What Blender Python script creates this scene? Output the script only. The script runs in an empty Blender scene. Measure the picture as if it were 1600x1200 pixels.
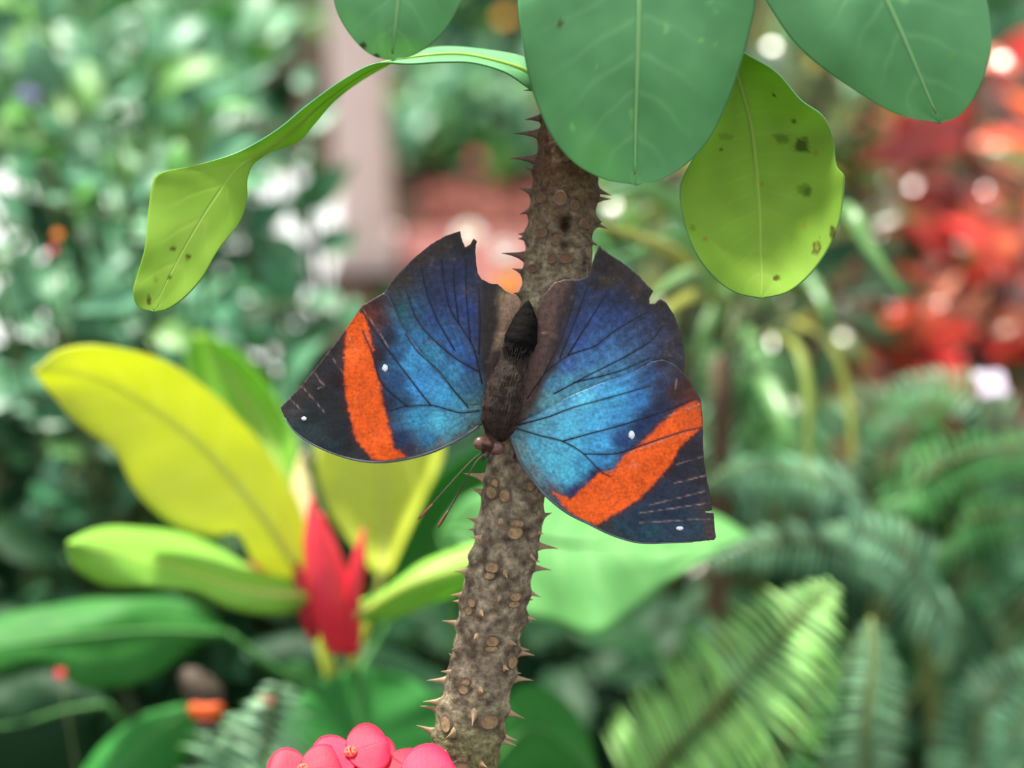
import bpy, math, random
import numpy as np
from mathutils import Vector, Matrix, noise
from mathutils.geometry import delaunay_2d_cdt
from mathutils.bvhtree import BVHTree

random.seed(7)
SC = bpy.context.scene
COL = SC.collection

# ------------------------------------------------------------------ camera, sky, sun, exposure
FPX = 2198.0
PITCH = math.radians(25)
CAM = Vector((0, 0, 0.9))
RT = Vector((1, 0, 0))
FW = Vector((0, math.cos(PITCH), -math.sin(PITCH)))
UP = Vector((0, math.sin(PITCH), math.cos(PITCH)))

cd = bpy.data.cameras.new('camera')
cam = bpy.data.objects.new('camera', cd)
COL.objects.link(cam)
cam.location = CAM
cam.rotation_euler = (math.radians(90) - PITCH, 0, 0)
cd.sensor_width = 36
cd.lens = FPX / 1600 * 36
cd.clip_start = 0.01
cd.clip_end = 100
cd.dof.use_dof = True
cd.dof.focus_distance = 0.287
cd.dof.aperture_fstop = 6.4
SC.camera = cam

w = bpy.data.worlds.new('greenhouse_sky')
SC.world = w
w.use_nodes = True
w.node_tree.nodes['Background'].inputs[0].default_value = (0.93, 0.98, 1.0, 1)
w.node_tree.nodes['Background'].inputs[1].default_value = 0.8
sd = bpy.data.lights.new('sun', 'SUN')
sd.energy = 7.5
sd.angle = math.radians(5)
sd.color = (1.0, 0.95, 0.85)
sun = bpy.data.objects.new('sun', sd)
COL.objects.link(sun)
SUN_DIR = Vector((0.32, -0.42, -0.85)).normalized()
sun.rotation_euler = SUN_DIR.to_track_quat('-Z', 'Y').to_euler()
vs = SC.view_settings
vs.view_transform = 'Standard'
vs.look = 'None'
vs.gamma = 1
vs.use_curve_mapping = False
vs.exposure = 0.75
SC.cycles.use_denoising = True
SC.cycles.max_bounces = 8
SC.cycles.transmission_bounces = 6

# ------------------------------------------------------------------ helpers
def P(px, py, d):
    return CAM + FW * d + RT * ((px - 800) / FPX * d) + UP * ((600 - py) / FPX * d)

def lin(c):
    r = []
    for v in c[:3]:
        v = v / 255.0
        r.append(v / 12.92 if v <= 0.04045 else ((v + 0.055) / 1.055) ** 2.4)
    return r

def L4(c, k=1.0):
    a = lin(c)
    return (min(a[0] * k, 1), min(a[1] * k, 1), min(a[2] * k, 1), 1)

def ground_z(y):
    t = min(max((y - 1.0) / 0.7, 0), 1)
    t = t * t * (3 - 2 * t)
    return 0.34 * (1 - t)

ORG = {}

def tag(o, label=None, cat=None, group=None, kind=None):
    if label: o['label'] = label
    if cat: o['category'] = cat
    if group: o['group'] = group
    if kind: o['kind'] = kind
    return o

def thing(name, loc, label, cat, group=None):
    o = bpy.data.objects.new(name, None)
    COL.objects.link(o)
    o.empty_display_size = 0.01
    o.location = loc
    ORG[o] = Vector(loc)
    return tag(o, label, cat, group)

def make_mesh(name, verts, faces, mats, uvs=None, cols=None, origin=None, smooth=True):
    me = bpy.data.meshes.new(name)
    if origin is not None:
        verts = [Vector(v) - origin for v in verts]
    me.from_pydata([tuple(v) for v in verts], [], [tuple(f) for f in faces])
    for m in (mats if isinstance(mats, (list, tuple)) else [mats]):
        me.materials.append(m)
    if smooth:
        me.polygons.foreach_set('use_smooth', [True] * len(me.polygons))
    if uvs is not None:
        ul = me.uv_layers.new(name='UVMap')
        li = np.zeros(len(me.loops), dtype=np.int32)
        me.loops.foreach_get('vertex_index', li)
        ul.data.foreach_set('uv', np.asarray(uvs, dtype=np.float32)[li].ravel())
    if cols is not None:
        ca = me.color_attributes.new('Col', 'FLOAT_COLOR', 'POINT')
        c = np.ones((len(verts), 4), dtype=np.float32)
        c[:, :3] = np.asarray(cols, dtype=np.float32)
        ca.data.foreach_set('color', c.ravel())
    me.update()
    return me

def add(name, me, parent=None, mat4=None):
    o = bpy.data.objects.new(name, me)
    COL.objects.link(o)
    if parent is not None:
        o.parent = parent
        ORG[o] = ORG[parent]
    if mat4 is not None:
        o.matrix_local = mat4
    return o

def obj(name, verts, faces, mats, parent=None, uvs=None, cols=None, smooth=True, solid=0.0, solid_mat=0):
    org = ORG[parent] if parent is not None else None
    o = add(name, make_mesh(name, verts, faces, mats, uvs, cols, org, smooth), parent)
    if REG_ON[0] and parent is not None:
        reg(verts, faces, top_of(parent).name)
    if solid:
        m = o.modifiers.new('thickness', 'SOLIDIFY')
        m.thickness = solid
        m.offset = -1
        m.material_offset = solid_mat
    return o

CELL = 0.06
REG, CELLS, REG_ON = [], {}, [False]

def cells_of(lo, hi):
    r = [range(int(math.floor(lo[k] / CELL)), int(math.floor(hi[k] / CELL)) + 1) for k in range(3)]
    return [(a, b, c) for a in r[0] for b in r[1] for c in r[2]]

def reg(verts, faces, root):
    a = np.array([tuple(v) for v in verts])
    lo, hi = a.min(0).tolist(), a.max(0).tolist()
    REG.append((lo, hi, BVHTree.FromPolygons(a.tolist(), [tuple(f) for f in faces]), root))
    for c in cells_of(lo, hi):
        CELLS.setdefault(c, []).append(len(REG) - 1)
    return len(REG) - 1

def hits(verts, faces, not_root=None, not_id=-1):
    a = np.array([tuple(v) for v in verts])
    lo, hi = a.min(0).tolist(), a.max(0).tolist()
    ids = set()
    for c in cells_of(lo, hi):
        ids.update(CELLS.get(c, ()))
    tree, n = None, 0
    for i in ids:
        L, H, t, r = REG[i]
        if i == not_id or (not_root is not None and r == not_root): continue
        if L[0] > hi[0] or L[1] > hi[1] or L[2] > hi[2] or H[0] < lo[0] or H[1] < lo[1] or H[2] < lo[2]: continue
        if tree is None: tree = BVHTree.FromPolygons(a.tolist(), faces)
        n += bool(tree.overlap(t))
    return n

def top_of(o):
    while o.parent is not None: o = o.parent
    return o

def catmull(pts, n):
    pts = [Vector(p) for p in pts]
    if len(pts) == 2:
        return [pts[0].lerp(pts[1], i / (n - 1)) for i in range(n)]
    ext = [pts[0] * 2 - pts[1]] + pts + [pts[-1] * 2 - pts[-2]]
    dense = []
    for i in range(1, len(ext) - 2):
        p0, p1, p2, p3 = ext[i - 1], ext[i], ext[i + 1], ext[i + 2]
        for k in range(16):
            t = k / 16
            dense.append(0.5 * ((2 * p1) + (p2 - p0) * t + (2 * p0 - 5 * p1 + 4 * p2 - p3) * t * t + (3 * p1 - p0 - 3 * p2 + p3) * t ** 3))
    dense.append(pts[-1])
    L = [0.0]
    for a, b in zip(dense, dense[1:]):
        L.append(L[-1] + (b - a).length)
    out, j = [], 0
    for i in range(n):
        s = L[-1] * i / (n - 1)
        while j < len(L) - 2 and L[j + 1] < s:
            j += 1
        t = (s - L[j]) / max(L[j + 1] - L[j], 1e-12)
        out.append(dense[j].lerp(dense[j + 1], min(max(t, 0), 1)))
    return out

def interp(xs, vals, x):
    return float(np.interp(x, xs, vals))

def tube(pts, rad, seg=8, caps=True):
    """pts world points, rad list of radii -> verts, faces"""
    n = len(pts)
    if not isinstance(rad, (list, tuple)):
        rad = [rad] * n
    elif len(rad) != n:
        xs = np.linspace(0, 1, len(rad))
        rad = [interp(xs, rad, i / (n - 1)) for i in range(n)]
    V, Fc = [], []
    ref = Vector((0.13, 0.31, 0.94)).normalized()
    for i in range(n):
        t = (pts[min(i + 1, n - 1)] - pts[max(i - 1, 0)]).normalized()
        a = t.cross(ref)
        if a.length < 1e-3: a = t.cross(Vector((1, 0, 0)))
        a.normalize()
        b = t.cross(a)
        ref = b.cross(t) if False else ref
        for k in range(seg):
            an = 2 * math.pi * k / seg
            V.append(pts[i] + (a * math.cos(an) + b * math.sin(an)) * rad[i])
    for i in range(n - 1):
        for k in range(seg):
            k2 = (k + 1) % seg
            Fc.append((i * seg + k, i * seg + k2, (i + 1) * seg + k2, (i + 1) * seg + k))
    if caps:
        Fc.append(tuple(range(seg - 1, -1, -1)))
        Fc.append(tuple((n - 1) * seg + k for k in range(seg)))
    return V, Fc

def merge(parts):
    V, Fc = [], []
    for v, f in parts:
        b = len(V)
        V += list(v)
        Fc += [tuple(i + b for i in q) for q in f]
    return V, Fc

# ------------------------------------------------------------------ materials
def newmat(name):
    m = bpy.data.materials.new(name)
    m.use_nodes = True
    nt = m.node_tree
    nt.nodes.clear()
    out = nt.nodes.new('ShaderNodeOutputMaterial')
    return m, nt, out

def N(nt, typ, **kw):
    n = nt.nodes.new(typ)
    for k, v in kw.items():
        setattr(n, k, v)
    return n

def M(nt, op, a, b=None, c=None, clamp=False):
    n = nt.nodes.new('ShaderNodeMath')
    n.operation = op
    n.use_clamp = clamp
    for i, x in enumerate((a, b, c)):
        if x is None: continue
        if isinstance(x, (int, float)): n.inputs[i].default_value = x
        else: nt.links.new(x, n.inputs[i])
    return n.outputs[0]

def MIX(nt, fac, a, b, mode='MIX'):
    n = nt.nodes.new('ShaderNodeMix')
    n.data_type = 'RGBA'
    n.blend_type = mode
    for s, x in ((n.inputs[0], fac), (n.inputs[6], a), (n.inputs[7], b)):
        if isinstance(x, (int, float)): s.default_value = x
        elif isinstance(x, (tuple, list)): s.default_value = x
        else: nt.links.new(x, s)
    return n.outputs[2]

def NOISE(nt, scale, detail=3, vec=None, rough=0.5):
    n = nt.nodes.new('ShaderNodeTexNoise')
    n.inputs['Scale'].default_value = scale
    n.inputs['Detail'].default_value = detail
    n.inputs['Roughness'].default_value = rough
    if vec is not None: nt.links.new(vec, n.inputs['Vector'])
    return n.outputs[0]

def leaf_mat(name, c1, c2, vein, trans=0.35, tcol=None, rough=0.45, nveins=9, slant=2.2, vein_amt=0.5, rand=0.25, hue=0.02,
             use_col=False, mott=30.0, spec=0.4, mid=0.02):
    m, nt, out = newmat(name)
    uv = N(nt, 'ShaderNodeUVMap')
    sep = N(nt, 'ShaderNodeSeparateXYZ')
    nt.links.new(uv.outputs[0], sep.inputs[0])
    u, v = sep.outputs[0], sep.outputs[1]
    av = M(nt, 'ABSOLUTE', M(nt, 'SUBTRACT', v, 0.5))
    tc0 = N(nt, 'ShaderNodeTexCoord')
    wob = M(nt, 'MULTIPLY_ADD', NOISE(nt, 3.0, 2, uv.outputs[0]), 0.9, -0.45)
    ph = M(nt, 'FRACT', M(nt, 'ADD', wob, M(nt, 'SUBTRACT', M(nt, 'MULTIPLY', u, nveins), M(nt, 'MULTIPLY', av, slant))))
    sv = M(nt, 'ABSOLUTE', M(nt, 'SUBTRACT', ph, 0.5))
    smask = M(nt, 'SUBTRACT', 1.0, M(nt, 'DIVIDE', sv, 0.14), clamp=True)
    smask = M(nt, 'MULTIPLY', smask, M(nt, 'SUBTRACT', 1.15, M(nt, 'MULTIPLY', av, 2.2), clamp=True))
    mmask = M(nt, 'SUBTRACT', 1.0, M(nt, 'DIVIDE', av, mid), clamp=True)
    vm = M(nt, 'MAXIMUM', M(nt, 'MULTIPLY', smask, 0.32), mmask)
    vm = M(nt, 'MULTIPLY', vm, vein_amt)
    tc = N(nt, 'ShaderNodeTexCoord')
    nz = NOISE(nt, mott, 4, tc.outputs['Object'])
    nz = M(nt, 'MULTIPLY_ADD', nz, 2.2, -0.6, clamp=True)
    base = MIX(nt, nz, L4(c1), L4(c2))
    oi = N(nt, 'ShaderNodeObjectInfo')
    hs = N(nt, 'ShaderNodeHueSaturation')
    nt.links.new(base, hs.inputs['Color'])
    nt.links.new(M(nt, 'MULTIPLY_ADD', oi.outputs['Random'], rand * 2, 1 - rand), hs.inputs['Value'])
    r2 = M(nt, 'FRACT', M(nt, 'MULTIPLY', oi.outputs['Random'], 17.3))
    nt.links.new(M(nt, 'MULTIPLY_ADD', r2, hue * 2, 0.5 - hue), hs.inputs['Hue'])
    base = MIX(nt, vm, hs.outputs[0], L4(vein))
    if use_col:
        at = N(nt, 'ShaderNodeVertexColor', layer_name='Col')
        base = MIX(nt, 1.0, base, at.outputs[0], 'MULTIPLY')
    pb = N(nt, 'ShaderNodeBsdfPrincipled')
    nt.links.new(base, pb.inputs['Base Color'])
    pb.inputs['Roughness'].default_value = rough
    pb.inputs['Specular IOR Level'].default_value = spec
    bp = N(nt, 'ShaderNodeBump')
    bp.inputs['Strength'].default_value = 0.25
    bp.inputs['Distance'].default_value = 0.0006
    nt.links.new(M(nt, 'SUBTRACT', M(nt, 'MULTIPLY', nz, 0.5), vm), bp.inputs['Height'])
    nt.links.new(bp.outputs[0], pb.inputs['Normal'])
    tr = N(nt, 'ShaderNodeBsdfTranslucent')
    tbase = MIX(nt, 1.0, base, L4(tcol or (235, 255, 120)), 'MULTIPLY')
    ga = N(nt, 'ShaderNodeGamma')
    ga.inputs[1].default_value = 0.8
    nt.links.new(tbase, ga.inputs[0])
    nt.links.new(ga.outputs[0], tr.inputs[0])
    mx = N(nt, 'ShaderNodeMixShader')
    mx.inputs[0].default_value = trans
    nt.links.new(pb.outputs[0], mx.inputs[1])
    nt.links.new(tr.outputs[0], mx.inputs[2])
    nt.links.new(mx.outputs[0], out.inputs[0])
    return m

def plain_mat(name, c1, c2=None, scale=60, rough=0.6, spec=0.3, bump=0.0, use_col=False, metallic=0.0, trans=0.0, rand=0.0, sheen=0.0):
    m, nt, out = newmat(name)
    tc = N(nt, 'ShaderNodeTexCoord')
    nz = NOISE(nt, scale, 5, tc.outputs['Object'], 0.6)
    nz2 = M(nt, 'MULTIPLY_ADD', nz, 2.4, -0.7, clamp=True)
    base = MIX(nt, nz2, L4(c1), L4(c2 or c1))
    if rand:
        oi = N(nt, 'ShaderNodeObjectInfo')
        hs = N(nt, 'ShaderNodeHueSaturation')
        nt.links.new(base, hs.inputs['Color'])
        nt.links.new(M(nt, 'MULTIPLY_ADD', oi.outputs['Random'], rand * 2, 1 - rand), hs.inputs['Value'])
        base = hs.outputs[0]
    if use_col:
        at = N(nt, 'ShaderNodeVertexColor', layer_name='Col')
        base = MIX(nt, 1.0, base, at.outputs[0], 'MULTIPLY')
    pb = N(nt, 'ShaderNodeBsdfPrincipled')
    nt.links.new(base, pb.inputs['Base Color'])
    pb.inputs['Roughness'].default_value = rough
    pb.inputs['Specular IOR Level'].default_value = spec
    pb.inputs['Metallic'].default_value = metallic
    if sheen:
        pb.inputs['Sheen Weight'].default_value = sheen
    if bump:
        bp = N(nt, 'ShaderNodeBump')
        bp.inputs['Strength'].default_value = 0.8
        bp.inputs['Distance'].default_value = bump
        nt.links.new(nz, bp.inputs['Height'])
        nt.links.new(bp.outputs[0], pb.inputs['Normal'])
    if trans:
        tr = N(nt, 'ShaderNodeBsdfTranslucent')
        nt.links.new(base, tr.inputs[0])
        mx = N(nt, 'ShaderNodeMixShader')
        mx.inputs[0].default_value = trans
        nt.links.new(pb.outputs[0], mx.inputs[1])
        nt.links.new(tr.outputs[0], mx.inputs[2])
        nt.links.new(mx.outputs[0], out.inputs[0])
    else:
        nt.links.new(pb.outputs[0], out.inputs[0])
    return m

MAT = {}
# foreground leaf: blue-green upper face, yellow-green underside
MAT['leaf_top'] = leaf_mat('euphorbia_leaf_upper', (84, 150, 94), (110, 174, 118), (150, 206, 146), trans=0.24, rough=0.42, nveins=11, slant=1.5,
                           vein_amt=0.8, rand=0.04, hue=0.004, use_col=True, mott=60, spec=0.35, mid=0.018)
MAT['leaf_under'] = leaf_mat('euphorbia_leaf_under', (140, 182, 58), (158, 196, 76), (190, 212, 110), trans=0.5, rough=0.6, nveins=13, slant=1.6,
                             vein_amt=0.55, rand=0.03, hue=0.004, use_col=True, mott=45, spec=0.2, tcol=(250, 255, 150), mid=0.02)
MAT['rib'] = plain_mat('midrib_pale', (128, 186, 118), (142, 196, 128), 80, 0.55, trans=0.15)
MAT['rib_u'] = plain_mat('midrib_under', (158, 194, 80), (172, 204, 96), 80, 0.6, trans=0.4)
MAT['bark'] = plain_mat('stem_bark', (150, 140, 130), (255, 248, 236), 800, 0.8, 0.2, bump=0.0011, use_col=True)
MAT['thorn'] = plain_mat('thorn', (132, 108, 84), (176, 148, 116), 300, 0.6, 0.3, rand=0.15)
MAT['thorn_dark'] = plain_mat('thorn_dark', (82, 62, 54), (108, 82, 70), 300, 0.6, 0.3, rand=0.15)
MAT['scar'] = plain_mat('leaf_scar', (112, 90, 66), (166, 138, 102), 900, 0.75, 0.2, bump=0.0004, rand=0.12)
MAT['scar_up'] = plain_mat('upper_leaf_scar', (84, 60, 46), (112, 82, 60), 260, 0.8, 0.2, bump=0.0002)  # darker browns for the scars high on the stem
MAT['scar_rim'] = plain_mat('leaf_scar_rim', (88, 72, 60), (112, 96, 80), 260, 0.8, 0.2)

# ------------------------------------------------------------------ large structure: ground, path, post
def grid_ground():
    xs = np.concatenate([np.linspace(-14, -2, 25), np.linspace(-1.9, 1.9, 96), np.linspace(2, 14, 25)])
    ys = np.concatenate([np.linspace(-6, 0.2, 12), np.linspace(0.25, 3.6, 100), np.linspace(3.7, 24, 40)])
    V, Fc = [], []
    for y in ys:
        for x in xs:
            near = abs(x) < 2.2 and 0.2 < y < 3.7
            z = ground_z(y)
            if near:
                z += 0.012 * noise.noise(Vector((x * 7, y * 7, 0))) + 0.006 * noise.noise(Vector((x * 23, y * 23, 4)))
            V.append((x, y, z - 0.012))
    nx = len(xs)
    for j in range(len(ys) - 1):
        for i in range(nx - 1):
            Fc.append((j * nx + i, j * nx + i + 1, (j + 1) * nx + i + 1, (j + 1) * nx + i))
    return V, Fc
MAT['soil'] = plain_mat('soil', (34, 26, 20), (62, 46, 36), 30, 0.95, 0.1, bump=0.004)
V, Fc = grid_ground()
tag(obj('ground', V, Fc, MAT['soil']), 'dark brown garden soil under all the plants', 'ground', kind='structure')

def slab(name, x0, x1, y0, y1, z0, z1, mat, nx=1, ny=1):
    V = [(x0, y0, z0), (x1, y0, z0), (x1, y1, z0), (x0, y1, z0), (x0, y0, z1), (x1, y0, z1), (x1, y1, z1), (x0, y1, z1)]
    Fc = [(0, 3, 2, 1), (4, 5, 6, 7), (0, 1, 5, 4), (1, 2, 6, 5), (2, 3, 7, 6), (3, 0, 4, 7)]
    return obj(name, V, Fc, mat, smooth=False)
MAT['pink_path'] = plain_mat('pink_paving', (104, 62, 60), (128, 80, 76), 9, 0.85, 0.2, bump=0.001)
MAT['pale_path'] = plain_mat('pale_concrete', (150, 154, 158), (186, 188, 190), 5, 0.8, 0.2, bump=0.001)
POST_X = -0.268
tag(slab('path_paving', POST_X + 0.06, 0.25, 1.95, 2.62, -0.03, 0.012, MAT['pink_path']), 'pinkish paved path crossing behind the butterfly', 'path', kind='structure')
tag(slab('path_concrete', -1.25, POST_X - 0.06, 1.9, 3.0, -0.03, 0.014, MAT['pale_path']), 'pale sunlit concrete path beside the wooden post', 'path', kind='structure')

# mulch chips beyond the paved path
MAT['mulch'] = plain_mat('red_mulch', (96, 56, 50), (128, 80, 70), 40, 0.95, 0.1, rand=0.0)
def mulch():
    parts = []
    for i in range(380):
        x = random.uniform(-0.18, 0.42); y = random.uniform(2.65, 2.93)
        a = random.uniform(0, 6.28); L = random.uniform(0.012, 0.035); W = random.uniform(0.004, 0.01); z = 0.0 + random.uniform(0, 0.012)
        t = Vector((math.cos(a), math.sin(a), random.uniform(-0.3, 0.3))) * L
        s = Vector((-math.sin(a), math.cos(a), random.uniform(-0.3, 0.3))) * W
        c = Vector((x, y, z)); h = Vector((0, 0, 0.006))
        v = [c - t - s, c + t - s, c + t + s, c - t + s]
        v += [p + h for p in v]
        parts.append((v, [(4, 5, 6, 7), (0, 1, 5, 4), (1, 2, 6, 5), (2, 3, 7, 6), (3, 0, 4, 7)]))
    return merge(parts)
V, Fc = mulch()
tag(obj('mulch', V, Fc, MAT['mulch'], smooth=False), 'reddish brown bark mulch spread beyond the paved path', 'mulch', kind='stuff')

# post: square timber with chamfered edges and a foot plate
MAT['post'] = plain_mat('weathered_post', (226, 202, 194), (236, 214, 206), 14, 0.8, 0.2, bump=0.0006)
REG_ON[0] = True
post = thing('wooden_post', (POST_X, 2.46, 0.0), 'pinkish grey square wooden post standing beside the pale path', 'post')
def chamfer_post(cx, cy, z0, z1, h, c):
    ring = [(h, h - c), (h - c, h), (-h + c, h), (-h, h - c), (-h, -h + c), (-h + c, -h), (h - c, -h), (h, -h + c)]
    V = [(cx + x, cy + y, z) for z in (z0, z1) for x, y in ring]
    Fc = [(k, (k + 1) % 8, 8 + (k + 1) % 8, 8 + k) for k in range(8)] + [tuple(range(7, -1, -1)), tuple(range(8, 16))]
    return V, Fc
V, Fc = chamfer_post(POST_X, 2.46, 0.0, 2.4, 0.045, 0.004)
obj('shaft', V, Fc, MAT['post'], post, smooth=False)
V, Fc = chamfer_post(POST_X, 2.46, 0.0, 0.05, 0.055, 0.005)
obj('base_collar', V, Fc, MAT['post'], post, smooth=False)

REG_ON[0] = False
# ------------------------------------------------------------------ the thorny stem
SY = [-190, -60, 60, 150, 227, 289, 352, 435, 560, 742, 825, 908, 1033, 1158, 1260, 1500]
SX = [912, 910, 906, 900, 891, 883, 876, 869, 842, 808, 795, 777, 757, 729, 712, 690]
SH = [30, 40, 46, 50, 50, 50, 51, 52, 51, 49, 50, 51, 50, 55, 58, 60]
SD = 0.2950
PX = SD / FPX            # metres per pixel at the stem

def stem_c(y): return interp(SY, SX, y)
def stem_h(y): return interp(SY, SH, y)

def stem_pt(px, py, lift=0.0):
    """surface point and outward normal of the stem below pixel (px, py) on its camera side"""
    c, h = stem_c(py), stem_h(py)
    t = max(-1, min(1, (px - c) / h))
    an = math.asin(t)
    n = (RT * math.sin(an) - FW * math.cos(an)).normalized()
    ctr = P(c, py, SD)
    return ctr + n * (h * PX + lift), n

FOOT0 = P(stem_c(1470), 1470, SD)
FOOT = Vector((FOOT0.x - 0.012, FOOT0.y - 0.03, ground_z(0.2) - 0.015))
plant = thing('crown_of_thorns', FOOT, 'thorny grey-brown plant stem with broad green leaves carrying the blue butterfly', 'plant')

Z3 = lambda x, y: (600 + x / 2.4, 700 + y / 2.4)
Z4 = lambda x, y: (700 + x / 2.4, 60 + y / 2.4)
side_thorns = [(365,115,298,95),(350,170,322,152),(345,275,308,262),(345,305,315,305),(375,330,322,335),(335,400,318,398),(318,460,263,462),(300,548,248,552),(285,578,258,575),
    (268,662,218,648),(290,742,252,755),(262,785,243,770),(262,832,213,838),(232,875,160,872),(210,955,145,952),(200,985,135,968),(185,1070,122,1040),(190,1160,150,1168),
    (600,258,630,243),(570,312,598,322),(592,368,652,378),(560,410,585,428),(570,450,628,458),(545,540,588,560),(545,565,560,570),(522,630,572,645),(525,648,555,650),(515,768,565,778),
    (515,755,545,758),(500,865,560,872),(498,845,515,845),(460,985,528,1015),(430,1080,497,1118),(440,1070,500,1098)]
front_thorns = [(545,388,570,425),(455,452,463,492),(348,418,332,432),(437,545,428,577),(365,600,372,632),(350,690,338,718),(472,715,498,738),(448,805,468,832),(292,735,270,752),
    (365,885,372,918),(342,975,330,1045),(265,1045,232,1088),(236,1122,165,1152),(365,1155,388,1200),(440,268,430,285)]
up_thorns = [(345,300,288,305),(330,360,245,357),(318,455,232,450),(325,498,287,483),(312,580,265,562),(310,650,268,660),(290,735,262,735),(285,752,262,752),(268,820,200,805),
    (275,880,240,863),(272,965,245,955),(310,195,283,195),(560,570,612,590),(560,605,612,603),(545,695,598,713),(545,688,580,688),(525,768,562,775),(500,830,530,845)]
scars = [(420,125,15,20),(408,158,22,28),(455,170,22,28),(498,272,28,18),(490,305,32,28),(408,432,28,24),(398,462,22,16),(490,542,24,20),(485,570,24,14),(335,565,16,20),(325,595,16,18),
    (407,703,28,22),(405,730,28,12),(313,852,18,16),(305,880,20,20),(478,790,18,30),(395,1000,36,32),(240,1010,20,36),(293,1165,40,30),(298,1130,22,14),(572,370,15,22),(545,135,18,22)]
up_scars = [(418,615,25,28),(350,740,20,18),(435,835,25,20),(510,705,22,20),(440,465,15,15),(400,770,15,20),(350,615,15,15),(320,870,18,16),(385,838,15,18),(470,640,16,20)]
bumps = [Z3(a, b) for a, b, _, _ in side_thorns + front_thorns] + [Z4(a, b) for a, b, _, _ in up_thorns]
scar_px = [(*Z3(a, b), r / 2.4, s / 2.4) for a, b, r, s in scars] + [(*Z4(a, b), r / 2.4, s / 2.4) for a, b, r, s in up_scars]

def stem_mesh():
    V, Fc, Cc = [], [], []
    seg = 80
    ys = np.arange(-190, 1501, 4.0)
    for yi, y in enumerate(ys):
        c, h = stem_c(y), stem_h(y)
        ctr = P(c, y, SD)
        for k in range(seg):
            an = 2 * math.pi * k / seg
            n = RT * math.sin(an) - FW * math.cos(an)
            q = Vector((math.sin(an) * 1.3, math.cos(an) * 1.3, y / 38.0))
            r = h * (1 + 0.05 * noise.noise(q) + 0.035 * noise.noise(q * 2.7) + 0.02 * noise.noise(q * 7) + 0.012 * noise.noise(Vector((math.sin(an) * 2.0, math.cos(an) * 2.0, y / 7.0))))
            x = c + math.sin(an) * h
            dark = 0.0
            if math.cos(an) > -0.25:
                for bx, by in bumps:
                    if abs(by - y) < 26:
                        g = math.exp(-(((x - bx) / 9.0) ** 2 + ((y - by) / 9.0) ** 2))
                        r += 5.0 * g
                        dark = max(dark, 0.5 * g)
                for sx, sy, rx, ry in scar_px:
                    if abs(sy - y) < 40 and math.cos(an) > 0:
                        e = math.sqrt(((x - sx) / rx) ** 2 + ((y - sy) / ry) ** 2)
                        if e < 1.6: r -= 1.2 * max(0, 1 - abs(e - 1.2) / 0.4)
                        dark = max(dark, 0.55 * max(0, 1 - abs(e - 1.15) / 0.35))
            hole = math.exp(-(((x - 883) / 11) ** 2 + ((y - 356) / 15) ** 2) ** 2) if math.cos(an) > 0 else 0
            hole2 = 0.6 * math.exp(-(((x - 880) / 7) ** 2 + ((y - 388) / 7) ** 2) ** 2) if math.cos(an) > 0 else 0
            hole = max(hole, hole2)
            r -= 13 * hole
            V.append(ctr + n * (r * PX))
            f1 = noise.noise(q * 2.2 + Vector((5, 1, 0))) * 0.5 + 0.5
            f2 = noise.noise(Vector((q.x * 5, q.y * 5, q.z * 9))) * 0.5 + 0.5
            f3 = noise.noise(Vector((math.sin(an) * 2.0, math.cos(an) * 2.0, y / 7.0))) * 0.5 + 0.5
            r_w = f3
            f1 = min(max(f1 * 1.8 - 0.4, 0), 1)
            base = np.array(lin((92, 82, 72))) * (1 - f1) + np.array(lin((172, 162, 144))) * f1
            base = base * (0.7 + 0.6 * f3)
            base = base * (0.55 + 0.75 * f2)
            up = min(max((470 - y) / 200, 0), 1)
            base = base * (1 - up) + np.array(lin((92, 68, 52))) * (0.4 + 0.9 * f2) * up  # redder-brown upper bark, with shade from the leaves put into its colour
            moss = min(max((y - 1080) / 110, 0), 1) * (0.35 + 0.65 * f1) + 0.15 * max(0, f1 - 0.5)
            base = base * (1 - moss * 0.75) + np.array(lin((112, 122, 48))) * moss * 0.75
            base = base * (1 - 0.6 * dark)
            base = base * (1 - hole) + np.array(lin((34, 22, 16))) * hole
            Cc.append(np.clip(base * 1.3, 0, 1))
    m = len(ys)
    for i in range(m - 1):
        for k in range(seg):
            k2 = (k + 1) % seg
            Fc.append((i * seg + k, (i + 1) * seg + k, (i + 1) * seg + k2, i * seg + k2))
    Fc.append(tuple(range(seg)))
    Fc.append(tuple((m - 1) * seg + k for k in range(seg - 1, -1, -1)))
    return V, Fc, Cc
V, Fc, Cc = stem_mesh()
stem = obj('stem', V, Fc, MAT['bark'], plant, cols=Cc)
tv, tf = tube(catmull([FOOT0, P(stem_c(1500), 1500, SD), P(stem_c(1500) - 20, 1750, SD), FOOT + Vector((0, 0.004, 0.12)), FOOT], 40), [59 * PX, 60 * PX, 62 * PX, 66 * PX], 32)
obj('lower_stem', tv, tf, MAT['bark'], plant, cols=[np.array(lin((120, 112, 84))) * (0.8 + 0.6 * noise.noise(v * 300)) for v in tv])

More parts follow.
